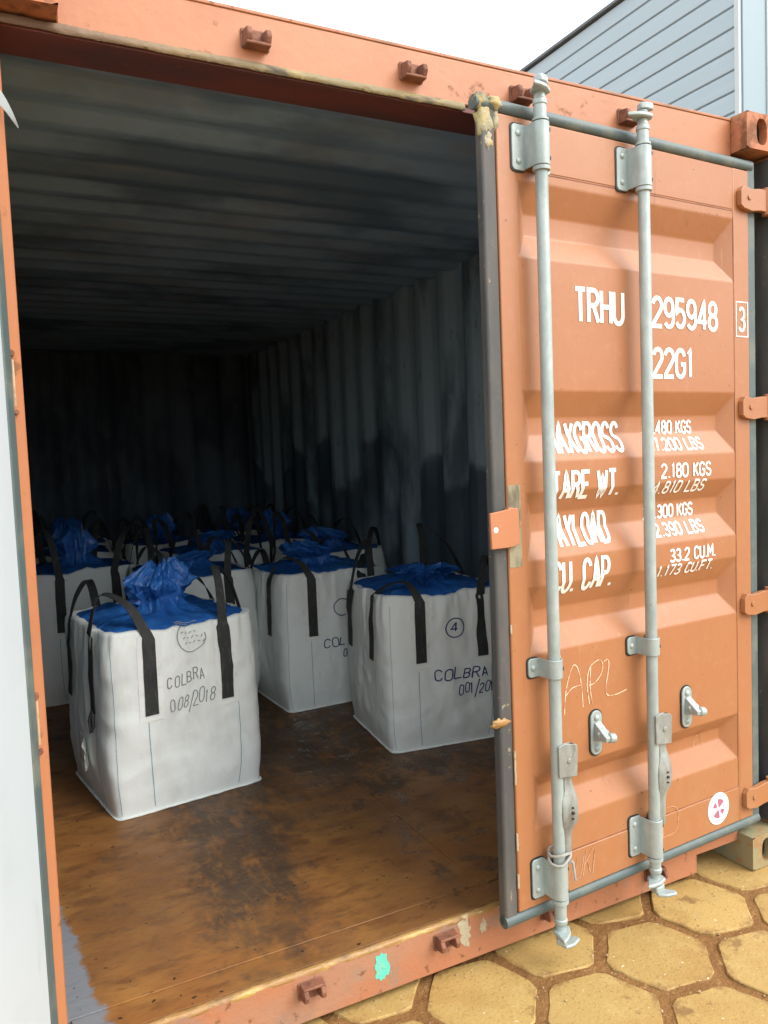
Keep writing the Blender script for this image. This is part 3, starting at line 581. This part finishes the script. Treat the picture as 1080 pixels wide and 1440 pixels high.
# handle catches
for cx, cz in ((1.549, .648), (1.957, .647)):
    cm = MB(); x = X(cx)
    cm.prism(rrect(x-.023, x+.023, cz-.068, cz+.068, .0225, 6), 'xz', OS-.0075, OS-.0012)
    for dz in (.046, -.047): cm.lathe((x, OS-.007, cz+dz), (0, -1, 0), [(0, .011), (.004, .0095), (.008, .004)], 12)
    cm.prism([(OS-.007, cz+.034), (OS-.018, cz+.026), (OS-.046, cz+.004), (OS-.056, cz-.002), (OS-.054, cz-.016), (OS-.030, cz-.018), (OS-.007, cz-.024)], 'yz', x-.010, x+.016)
    cm.lathe((x+.004, OS-.048, cz-.006), (1, 0, -.15), [(0, .006), (.004, .015), (.024, .015), (.028, .010)], 14)
    cm.prism([(x-.018, cz+.004), (x+.004, cz+.022), (x+.030, cz+.006), (x+.024, cz-.008), (x-.006, cz-.020)], 'xz', OS-.030, OS-.022)
    cm.build('handle_catch', m_galv, dr, bevel=.002)
    MB().prism(rrect(x-.027, x+.027, cz-.072, cz+.072, .0265, 6), 'xz', OS-.0035, OS-.0008).build('backing_rubber', m_dark, dr)
# latch plate at the meeting edge, bare primer patch behind it
MB().prism(rrect(X(1.2385), X(1.283), 1.180, 1.410, .006), 'xz', OS-.0020, OS-.0008).build('bare_patch', m_bare, dr)
lm = MB(); lm.prism([(X(1.160), 1.338), (X(1.222), 1.345), (X(1.224), 1.240), (X(1.162), 1.240)], 'xz', OS-.022, OS-.013)
lm.prism([(X(1.226), 1.350), (X(1.262), 1.346), (X(1.264), 1.246), (X(1.228), 1.238)], 'xz', OS-.018, OS-.0014)
lm.prism([(X(1.216), 1.342), (X(1.232), 1.348), (X(1.234), 1.240), (X(1.218), 1.241)], 'xz', OS-.020, OS-.003)
lm.build('latch_plate', m_frame, dr, bevel=.002)
lb = MB(); lb.lathe((X(1.177), OS-.0222, 1.292), (0, -1, 0), [(0, .008), (.0006, .008)], 12); lb.build('painted_dot', m_letter, dr)
# sealant lumps at the top corner of the gasket and a yellow smear lower down
def lump(par, cx, cy, cz, rx, ry, rz, m, seed, name='sealant_lump'):
    mb = MB(); n, k = 20, 12; rings = []
    for i in range(1, k):
        ph = math.pi*i/k; ring = []
        for j in range(n):
            th = 2*math.pi*j/n; d = Vector((math.sin(ph)*math.cos(th), math.sin(ph)*math.sin(th), math.cos(ph)))
            q = 1+.35*nz(d.x*2.2+seed, d.y*2.2, d.z*2.2)+.18*nz(d.x*6+seed, d.y*6, d.z*6); ring.append((cx+rx*d.x*q, cy+ry*d.y*q, cz+rz*d.z*q))
        rings.append(ring)
    mb.loft(rings); return mb.build(name, m, par, angle=80)
lump(dr, X(1.190), OS+.010, 2.432, .020, .018, .022, m_seal, 1); lump(dr, X(1.232), OS+.008, 2.430, .030, .019, .017, m_seal, 2)
lump(dr, X(1.206), OS+.014, 2.385, .026, .017, .050, m_seal, 4); lump(dr, X(1.212), OS+.012, 2.330, .020, .014, .030, m_seal, 6); lump(dr, X(1.238), OS+.006, 2.385, .010, .010, .030, m_seal, 7)
lump(dr, X(1.197), OS+.006, .748, .032, .008, .013, m_edge, 9)
sm = MB()
for zz, ln, sd_ in ((.66, .10, 1), (.42, .05, 5), (1.02, .03, 8), (.30, .04, 3), (1.30, .02, 2)):
    for k in range(int(ln/.008)): sm.cyl((X(1.2365+.003*nz(k*.4, sd_, 1)), OS-.001, zz-k*.008), (X(1.2365), OS-.001, zz-k*.008-.009), .003+.002*abs(nz(k, sd_, 2)), 6)
tag(sm.build('sealant_crumbs', m_peel, dr), kind='stuff')
# lettering
for s, a, b, z0, z1, wd in (('TRHU', 1.502, 1.708, 1.864, 1.970, .0138), ('295948', 1.826, 2.142, 1.866, 1.966, .0135), ('22G1', 1.826, 2.018, 1.711, 1.809, .0135),
        ('MAXGROSS', 1.406, 1.714, 1.486, 1.584, .0118), ('TARE WT.', 1.398, 1.682, 1.354, 1.441, .0118), ('PAYLOAD', 1.406, 1.652, 1.214, 1.313, .0118), ('CU. CAP.', 1.394, 1.644, 1.080, 1.181, .0118),
        ('30.480 KGS', 1.816, 2.052, 1.538, 1.584, .0072), ('67.200 LBS', 1.816, 2.079, 1.484, 1.528, .0072), ('2.180 KGS', 1.857, 2.099, 1.397, 1.446, .0072), ('4.810 LBS', 1.830, 2.080, 1.348, 1.390, .0062),
        ('28.300 KGS', 1.816, 2.054, 1.268, 1.314, .0072), ('62.390 LBS', 1.816, 2.081, 1.211, 1.256, .0072), ('33.2 CU.M.', 1.892, 2.118, 1.127, 1.172, .0072), ('1.173 CU.FT.', 1.840, 2.116, 1.083, 1.122, .006)):
    for tm in text(s, a, b, z0, z1, wd, fmap, .0011, gap=.36 if wd > .01 else .38): tm.build('lettering', m_letter, dr, smooth=False)
tm = text('3', 2.247, 2.284, 1.872, 1.957, .010, fmap, .0021)[0]
for P in ([(2.235, 1.859), (2.235, 1.970)], [(2.296, 1.859), (2.296, 1.970)], [(2.2333, 1.9715), (2.2977, 1.9715)], [(2.2333, 1.8575), (2.2977, 1.8575)]): ribbon(tm, P, .0035, fmap, .0022)
tm.build('lettering', m_letter, dr, smooth=False)
# round sticker
st = MB(); st.prism([(X(2.114)+.054*math.cos(R(a)), .262+.055*math.sin(R(a))) for a in range(0, 360, 9)], 'xz', OS-.0032, OS-.0016); stk = st.build('sticker', m_sticker, dr)
sp = MB()
for a0, a1, r0, r1 in ((35, 100, .006, .033), (215, 280, .006, .033), (125, 165, .012, .031), (305, 345, .012, .031)):
    P = [(X(2.114)+r1*math.cos(R(a0+(a1-a0)*k/8)), .262+r1*math.sin(R(a0+(a1-a0)*k/8))) for k in range(9)]+[(X(2.114)+r0*math.cos(R(a1-(a1-a0)*k/8)), .262+r0*math.sin(R(a1-(a1-a0)*k/8))) for k in range(9)]
    sp.prism(P, 'xz', OS-.0038, OS-.003)
sp.build('sticker_print', m_magenta, dr)
# chalk scrawls
ch = MB(); k = 0
for P in ([(1.427, .727), (1.434, .790), (1.452, .845), (1.470, .868), (1.486, .850), (1.497, .800), (1.502, .735)], [(1.430, .778), (1.460, .800), (1.500, .803)],
          [(1.528, .740), (1.520, .800), (1.530, .846), (1.552, .862), (1.574, .866), (1.586, .850), (1.578, .822), (1.552, .800), (1.528, .796)], [(1.536, .850), (1.532, .790), (1.540, .738)],
          [(1.590, .858), (1.606, .862), (1.612, .850), (1.606, .815), (1.596, .775), (1.604, .752), (1.640, .748), (1.686, .755)]):
    Q = []
    for i in range(len(P)-1):
        p0, p1, p2, p3 = (Vector(P[max(0, min(len(P)-1, i+d))]) for d in (-1, 0, 1, 2))
        for t in (0, .25, .5, .75): Q.append(tuple(.5*(2*p1+(p2-p0)*t+(2*p0-5*p1+4*p2-p3)*t*t+(3*p1-p0-3*p2+p3)*t**3)))
    Q.append(P[-1]); ribbon(ch, Q, .0030, fmap, .0009+.0001*k); k += 1
ch.build('chalk_scrawl', m_chalk, dr, smooth=False)
for t_ in (('DUKI', 1.410, 1.530, .215, .290, .003, fmap, .0024, .3, .06, .2), ('D', 1.840, 1.915, .235, .330, .003, fmap, .0024, .3, .05), ('K', 2.04, 2.09, .47, .55, .003, fmap, .0010, .3, .1, .3), ('A', 1.44, 1.48, .42, .48, .003, fmap, .0010, .3, 0, .3)):
    text(*t_)[0].build('faint_scrawl', m_chalk_faint, dr, smooth=False)

# left post bits: rivet plates and the torn rubber flap
pl = MB(); pl.box(.0465, .048, .05, .06, 1.7, 1.76)
for z in (1.69, .95):
    q = MB(); q.prism([(.016, z-.05), (.030, z-.05), (.030, z+.05), (.016, z+.05)], 'xz', .034, .0445); q.build('post_plate', m_peel, ct, bevel=.002)
    q = MB(); q.cyl((.026, .046, z+.062), (.026, .022, z+.062), .007, 8); q.cyl((.028, .046, z-.062), (.028, .024, z-.062), .006, 8); q.build('bolt', m_keeper, ct, bevel=.001)
fl = MB(); rings = []
for k in range(9):
    t = k/8; cx, cz, hw = .024+.046*t, 2.296-.080*t+.010*math.sin(t*3), .013*(1-t)**.8+.0008
    rings.append([(cx-hw*.5, .040-.02*t, cz-hw), (cx+hw*.5, .036-.02*t, cz+hw), (cx+hw*.5, .0385-.02*t, cz+hw), (cx-hw*.5, .0425-.02*t, cz-hw)])
fl.loft(rings); fl.build('torn_gasket_flap', m_silver, ct)

# ================================================================ BULK BAGS
BG = 'white bulk bags loaded in the container'
def catmull(P, n):
    Q = []
    for i in range(len(P)-1):
        p0, p1, p2, p3 = (P[max(0, min(len(P)-1, i+d))] for d in (-1, 0, 1, 2))
        for k in range(n):
            t = k/n; Q.append(.5*(2*p1+(p2-p0)*t+(2*p0-5*p1+4*p2-p3)*t*t+(3*p1-p0-3*p2+p3)*t**3))
    Q.append(P[-1]); return Q
def bag(label, x, y, rot, a=.292, b=.30, h=.745, seed=1, bulge=.038, plume=.22, plean=(0, 0), loops=None, detail=2, marks=None, pouch=False, pw=1.0):
    root = tag(empty('bulk_bag', (x, y, FZ), rot), label, 'bulk bag', BG)
    S = seed*7.3
    def lerp(tab, t):
        for (t0, v0), (t1, v1) in zip(tab, tab[1:]):
            if t <= t1: return v0+(v1-v0)*(t-t0)/(t1-t0)
        return tab[-1][1]
    def pos(ang, t, off=0.):
        n = lerp([(0, 18), (.06, 12), (.3, 8), (.6, 7.5), (.9, 9), (1, 9)], t)
        s = 1+bulge/.3*lerp([(0, 0), (.05, .25), (.12, .55), (.22, .82), (.35, 1), (.6, .95), (.85, .75), (.94, .62), (1, .40)], t)
        c, q = math.cos(ang), math.sin(ang)
        r = ((abs(c)/(a*s))**n+(abs(q)/(b*s))**n)**(-1/n)
        env = min(1, t*6)
        d = env*(.010*nz(c*1.7+S, q*1.7, t*1.6)+.0065*nz(c*4+S, q*4+3, t*5)+.0035*nz(c*9+S, q*9, t*10))
        topw = max(0, t-.70)/.30
        d += topw*(.014*nz(c*6+S, q*6, 2.5)+.011*nz(c*14+S, q*14, t*3)+.005*nz(c*26+S, q*26, t*9))
        rdg = 1-abs(nz(c*3.1+S+5, q*3.1, t*7.5))*2.2; d += env*.0050*max(0, rdg)*(.35+.65*abs(nz(c*1.3+S, q*1.3, t*2.2))*2)
        rd2 = 1-abs(nz(c*7+S+2, q*7, t*4.0))*2.5; d += env*.0035*max(0, rd2)*(.3+topw)
        r += d+off
        z = t*h+topw**2*(.028*nz(c*1.8+S+9, q*1.8, 0)+.010*nz(c*7+S, q*7, 4))
        return Vector((r*c, r*q, z))
    FA = {'f': 0, 'r': 1, 'b': 2, 'l': 3}
    def fp(face, u, t, off=0.):
        k = FA[face]; p, q = ((u*a, -b), (a, u*b), (-u*a, b), (-a, -u*b))[k]
        ang = math.atan2(q, p); v = pos(ang, t); nrm = Vector(((0, -1, 0), (1, 0, 0), (0, 1, 0), (-1, 0, 0))[k])
        return v+nrm*off
    NA = 224 if detail > 1 else 80; ts = [0, .012, .03, .06, .1]+[.1+.9*k/(56 if detail > 1 else 16) for k in range(1, (57 if detail > 1 else 17))]
    rings = [[pos(2*math.pi*j/NA, t) for j in range(NA)] for t in ts]
    top = rings[-1]
    for f, dz in ((.985, .008), (.95, .010), (.88, .0), (.7, -.02), (.3, -.02)): rings.append([Vector((p.x*f, p.y*f, p.z+dz)) for p in top])
    mb = MB(); mb.loft(rings); mb.build('bag_body', m_bag, root, angle=75)
    # sewn fin round the base
    fn = MB(); fr = lambda f, z: [Vector((pos(2*math.pi*j/NA, 0).x*f*(1+.006*nz(j*.3, S, 1)), pos(2*math.pi*j/NA, 0).y*f*(1+.006*nz(j*.3, S, 2)), z+.003*abs(nz(j*.17, S, 3)))) for j in range(NA)]
    fn.loft([fr(.985, .001), fr(1.030, .0012), fr(1.031, .0035), fr(.985, .006)]); fn.build('base_seam', m_cloth, root, angle=50)
    # blue stitching
    if detail > 0:
        for face, us in (('f', (-.965, -.52, .62)), ('l', (.55, -.5)), ('r', (-.55,))):
            for u in us:
                sm_ = MB(); q = []; t0, t1 = (.02, .95) if abs(u) > .9 else (.03, .52)
                for k in range(41):
                    t = t0+(t1-t0)*k/40; q += [fp(face, u-.0045, t, .0015), fp(face, u+.0045, t, .0015)]
                sm_.add(q, [(2*k, 2*k+1, 2*k+3, 2*k+2) for k in range(40)]); sm_.build('seam_line', m_bluethread, root)
    # lifting loops over the four corners
    lo = loops or {}
    SU = .48; order = [('f', -1, 'l', 1), ('f', 1, 'r', -1), ('b', 1, 'l', -1), ('b', -1, 'r', 1)]
    nrmv = {'f': Vector((0, -1, 0)), 'r': Vector((1, 0, 0)), 'b': Vector((0, 1, 0)), 'l': Vector((-1, 0, 0))}
    rr = random.Random(seed)
    tb = .565+rr.uniform(-.015, .015)
    for ci, (f1, s1, f2, s2) in enumerate(order):
        hh, lean = lo.get(ci, (rr.uniform(.20, .31), (rr.uniform(-.06, .06), rr.uniform(-.06, .06))))
        leg = lambda f, s, t, o: fp(f, s*SU, t, o)
        A = [leg(f1, s1, tb+(.97-tb)*k/16, .0065) for k in range(17)]; B_ = [leg(f2, s2, tb+(.97-tb)*k/16, .0065) for k in range(17)]
        ra, rb = A[-1], B_[-1]; mid = (ra+rb)/2; cor = Vector((mid.x*1.03, mid.y*1.03, mid.z+hh))+Vector((lean[0], lean[1], 0))
        upA = ra.lerp(cor, .42)+Vector((0, 0, hh*.30)); upB = rb.lerp(cor, .42)+Vector((0, 0, hh*.22))
        ctrl = [ra, upA, cor, upB, rb]; arch = catmull(ctrl, 8)
        path = A[:-1]+arch+B_[::-1][1:]
        n1, n2 = nrmv[f1], nrmv[f2]; m = len(path); lft = []; th = .003; wd = .0235
        for i, p in enumerate(path):
            t = (path[min(i+1, m-1)]-path[max(i-1, 0)]).normalized()
            if i <= 16: nn = n1
            elif i >= m-17: nn = n2
            else:
                f = (i-16)/(m-33); upv = Vector((0, 0, 1)); wgt = math.sin(math.pi*f)
                nn = (n1*(1-f)+n2*f)*(1-wgt*.8)+upv*wgt
            wv = t.cross(nn); wv = wv.normalized() if wv.length > 1e-6 else Vector((1, 0, 0))
            if i <= 16 or i >= m-17: wv = Vector((wv.x, wv.y, 0)).normalized()
            nn2 = wv.cross(t).normalized(); ww = wd*(1 if (i <= 16 or i >= m-17) else 1-.3*math.sin(math.pi*(i-16)/(m-33))**.5)
            if i <= 16 or i >= m-17:
                fc, sg_, kk = (f1, s1, i) if i <= 16 else (f2, s2, m-1-i); half = a if fc in 'fb' else b
                eu = {'f': Vector((1, 0, 0)), 'r': Vector((0, 1, 0)), 'b': Vector((-1, 0, 0)), 'l': Vector((0, -1, 0))}[fc]; du = wd/half*(1 if wv.dot(eu) > 0 else -1); tk = tb+(.97-tb)*kk/16; no = nrmv[fc]
                pa, pb = fp(fc, sg_*SU-du, tk, .0055), fp(fc, sg_*SU+du, tk, .0055)
                lft.append([pa, pb, pb+no*th, pa+no*th])
            else: lft.append([p-wv*ww, p+wv*ww, p+wv*ww+nn2*th, p-wv*ww+nn2*th])
        sp_ = MB(); sp_.loft(lft); sp_.build('lifting_strap', m_strap, root, angle=50)
        if detail > 0:
            for f, s in ((f1, s1), (f2, s2)):
                if detail < 2 and f in 'br': continue
                bk = MB(); q = []
                for k in range(17):
                    t = tb-.035+(.985-tb+.035)*k/16
                    for uu in (-.145, -.07, 0, .07, .145): q.append(fp(f, s*SU+uu, t, .0028+.0008*nz(k*.6, uu*9, S)))
                bk.add(q, [(5*k+j, 5*k+j+1, 5*k+j+6, 5*k+j+5) for k in range(16) for j in range(4)]); bk.build('strap_backing', m_cloth, root)
    # blue liner gathered into a plume
    NL = 200 if detail > 1 else 72; rn = []
    base = [pos(2*math.pi*j/NL, 1) for j in range(NL)]
    pz = sum(p.z for p in base)/NL
    spec = [(.945, -.006, 0, 0), (.90, .010, .02, 0), (.74, .020, .05, 0), (.54, .024, .07, 0), (.36, .032, .14, 0), (.27, .048, .25, .02)]
    np_ = 20 if detail > 1 else 7
    for f, dz, am, _ in spec:
        rn.append([Vector((p.x*f, p.y*f, (p.z*(1 if f > .85 else .3)+pz*(0 if f > .85 else .7))+dz+.030*am/.1*nz(p.x*9+S, p.y*9, f*5)+.012*nz(p.x*22+S, p.y*22, f*9))) for p in base])
    for k in range(1, np_+1):
        t = k/np_; ring = []
        rad = lerp([(0, .088), (.15, .076), (.35, .10), (.55, .104), (.8, .082), (1, .055)], t)*pw
        for j in range(NL):
            th = 2*math.pi*j/NL; c, q = math.cos(th), math.sin(th)
            fold = 1+.40*nz(c*2.3+S, q*2.3, t*1.6+S)+.36*nz(c*5.5+S, q*5.5, t*2.6)+.20*nz(c*13+S, q*13, t*6)+.10*nz(c*26+S, q*26, t*14)
            z = pz+.055+plume*t*(1+.30*nz(c*1.6+S+4, q*1.6, 0)*t)+.02*t*nz(c*6+S, q*6, 8)
            ring.append(Vector((plean[0]*t*t+rad*c*fold, plean[1]*t*t+rad*q*fold*.85, z)))
        rn.append(ring)
    lastr = rn[-1]; cen = sum(lastr, Vector())/NL
    rn.append([cen+(p-cen)*.55+Vector((0, 0, -.018+.02*nz(p.x*30+S, p.y*30, 1))) for p in lastr]); rn.append([cen+(p-cen)*.12+Vector((0, 0, -.05)) for p in lastr])
    ln = MB(); ln.loft(rn, caps=False); li = ln.build('blue_liner', m_blue, root, angle=60)
    if detail > 0 and plume > .17:
        tt = MB(); tt.tube([Vector((.055*math.cos(k*.5), .05*math.sin(k*.5), pz+.075+.003*math.sin(k))) for k in range(14)]+[Vector((.06, -.03, pz+.12)), Vector((.035, -.055, pz+.20)), Vector((.03, -.05, pz+.27))], .0022, 6); tt.build('tie_cord', m_tie, li)
    # hand lettering
    if marks:
        fm_ = lambda uu, z, off: fp('f', uu/a, z/h, off)
        for mkd in marks['text']:
            for mk in text(*mkd[:5], mkd[5], fm_, .0026, gap=.40, jit=.13, slant=mkd[6] if len(mkd) > 6 else .05, step=.008, rise=marks.get('rise', 0)): mk.build('hand_lettering', marks['mat'], root, smooth=False)
        mk = MB()
        for i, P in enumerate(marks.get('strokes', ())): ribbon(mk, P, marks.get('w', .004), fm_, .0028+.0002*(i % 5), .008)
        mk.build('hand_drawn_mark', marks['mat'], root, smooth=False)
    if pouch:
        pm = MB(); q = []
        for i in range(9):
            for j in range(7):
                t = .20+.17*i/8; uu = .28-.5*j/6; q.append(fp('l', uu, t, .004+(.030*max(0, (3-j)/3)**1.5)*(1+.5*nz(i*.5, j*.4, 2))))
        pm.add(q, [(7*i+j, 7*i+j+1, 7*i+j+8, 7*i+j+7) for i in range(8) for j in range(6)]); o = pm.build('document_pouch', m_cloth, root)
        md = o.modifiers.new('solid', 'SOLIDIFY'); md.thickness = .0015
        dn = MB(); c = fp('l', .5, tb, .012); dn.tube([c+Vector((0, 0, .01)), c+Vector((-.012, .004, -.03)), c+Vector((-.012, -.012, -.07)), c+Vector((-.004, -.02, -.05)), c+Vector((0, -.01, 0))], .007, 6); dn.build('strap_tail', m_strap, root)
    return root
circ = lambda cx, cz, rx, rz, n=28, a0=90: [(cx+rx*math.cos(R(a0+360*k/n)), cz+rz*math.sin(R(a0+360*k/n))) for k in range(n+1)]
bag('white bulk bag with tall blue plume beside the left corner post', .590, 1.615, R(8), a=.302, b=.316, seed=1, h=.710, plume=.155, pw=1.2, plean=(.03, -.01), bulge=.024, pouch=True,
    loops={0: (.17, (-.03, .04)), 1: (.23, (-.06, .03)), 2: (.16, (.03, .0)), 3: (.13, (.02, .02))},
    marks=dict(mat=m_pencil, rise=.10, text=[('COLBRA', -.085, .062, .478, .528, .0040, .1), ('008/2018', -.080, .090, .385, .440, .0036, .12)],
               strokes=[circ(.018, .672, .055, .062, 24, 130)[:17]]+[[(-.02+.017*i+.006*r_, .690-.022*r_+.006*(i % 2)), (-.012+.017*i+.006*r_, .699-.022*r_-.006*(i % 2))] for r_ in range(3) for i in range(4+(r_ > 0))]+[[(-.045, .735), (.0, .742), (.045, .738)], [(-.04, .728), (.01, .735)]], w=.0035))
bag('white bulk bag with circled number four, standing beside the closed door', 1.866, 1.560, R(-7), seed=2, h=.705, plume=.06, plean=(-.05, -.16), pw=1.5, bulge=.034,
    loops={0: (.09, (.03, -.02)), 1: (.17, (.0, .03)), 2: (.24, (.05, .0)), 3: (.30, (-.12, .02))},
    marks=dict(mat=m_ink, text=[('4', -.004, .034, .530, .578, .006, .12), ('COLBRA', -.085, .165, .312, .366, .0058, .06), ('001/2018', .020, .215, .236, .290, .0052, .04)], strokes=[circ(.016, .553, .043, .045)], w=.0055))
bag('white bulk bag in the middle, behind the one marked with a four', 1.630, 2.425, R(2), seed=3, h=.725, plume=.10, plean=(-.16, -.12), pw=1.2, bulge=.036,
    loops={0: (.12, (-.02, .0)), 1: (.09, (.0, .05)), 2: (.12, (.02, .0)), 3: (.16, (.0, .0))},
    marks=dict(mat=m_ink, text=[('COLBRA', -.090, .160, .330, .382, .0055, .05), ('004/2018', .010, .20, .262, .312, .005, .04)], strokes=[circ(.02, .540, .045, .045)], w=.005))
bag('white bulk bag touching the back of the tall blue plumed bag', .985, 2.720, R(-3), seed=4, h=.735, plume=.05, plean=(.12, .05), detail=1, loops={3: (.19, (-.03, .0)), 1: (.20, (-.05, .0))})
bag('white bulk bag with blue plume at the left wall, second from the door', .455, 3.330, R(3), seed=5, h=.745, plume=.175, plean=(.0, 0), detail=1)
bag('white bulk bag at the right wall, behind the middle bag', 2.030, 3.150, R(-2), seed=6, h=.735, plume=.09, pw=1.4, plean=(-.08, 0), detail=1, loops={0: (.18, (0, 0)), 1: (.17, (0, 0)), 3: (.2, (0, 0))})
bag('white bulk bag in the third row, middle of the load', 1.350, 3.640, R(4), seed=7, h=.745, plume=.06, pw=1.3, plean=(.12, .05), detail=1)
bag('white bulk bag in the fourth row by the right wall', 1.985, 4.050, R(1), seed=8, h=.745, plume=.15, detail=0)
bag('white bulk bag in the fourth row by the left wall', .470, 4.240, R(-4), seed=9, h=.745, plume=.14, detail=0)
bag('white bulk bag in the fourth row, middle of the load', 1.200, 4.560, R(2), seed=10, h=.745, plume=.15, detail=0)
bag('white bulk bag in the last row by the right wall', 1.960, 5.050, R(-3), seed=11, h=.745, plume=.14, detail=0)
bag('white bulk bag in the last row by the left wall', .560, 5.200, R(2), seed=12, h=.745, plume=.14, detail=0)

# ================================================================ BUILDING behind
BX, BYC, BZ = 9.80, 6.02, 8.74; PIT = .287
bl = tag(empty('warehouse', (BX, BYC, 0)), 'pale blue metal clad warehouse wall rising above the container roof', 'building')
prof = [(.0, .0), (-.028, .012), (-.028, PIT-.030), (-.022, PIT-.020), (.004, PIT-.012), (.004, PIT)]
pm_ = MB(); poly = prof+[(.05, PIT), (.05, 0)]
pm_.prism([(a, b) for a, b in poly], 'xz', .06, 34.0)
p0 = pm_.build('cladding_panel', m_clad, bl, smooth=False, bevel=.004); nrow = int(BZ/PIT)
p0.location.z = BZ-PIT
for k in range(1, nrow):
    o = p0.copy(); col.objects.link(o); o.location.z = BZ-PIT*(k+1)
pf_ = MB(); pf_.prism([(-b_, a_) for a_, b_ in []] or [(.0, .0), (-.028, .012), (-.028, PIT-.03), (.004, PIT-.012), (.004, PIT), (.05, PIT), (.05, 0)], 'yz', .46, 14.0)
q0 = pf_.build('cladding_panel', m_clad, bl, smooth=False); q0.location.z = BZ-PIT
for k in range(1, nrow): o = q0.copy(); col.objects.link(o); o.location.z = BZ-PIT*(k+1)
MB().box(-.075, -.02, -.02, .058, 0, BZ+.3).build('corner_trim', m_trim, bl, bevel=.008)
MB().box(-.0195, .455, -.045, .058, 0, BZ+.3).build('corner_flashing', m_trim_blue, bl, bevel=.01)
MB().box(.456, .50, -.07, .03, 0, BZ+.3).build('corner_trim', m_trim, bl, bevel=.008)
MB().box(-.09, .06, .06, 34, BZ+.002, BZ+.06).build('eave_edge', m_eave, bl, bevel=.01)
MB().box(.052, 14, .06, 34, BZ-.1, BZ+.03).build('warehouse_roof', m_clad, bl)
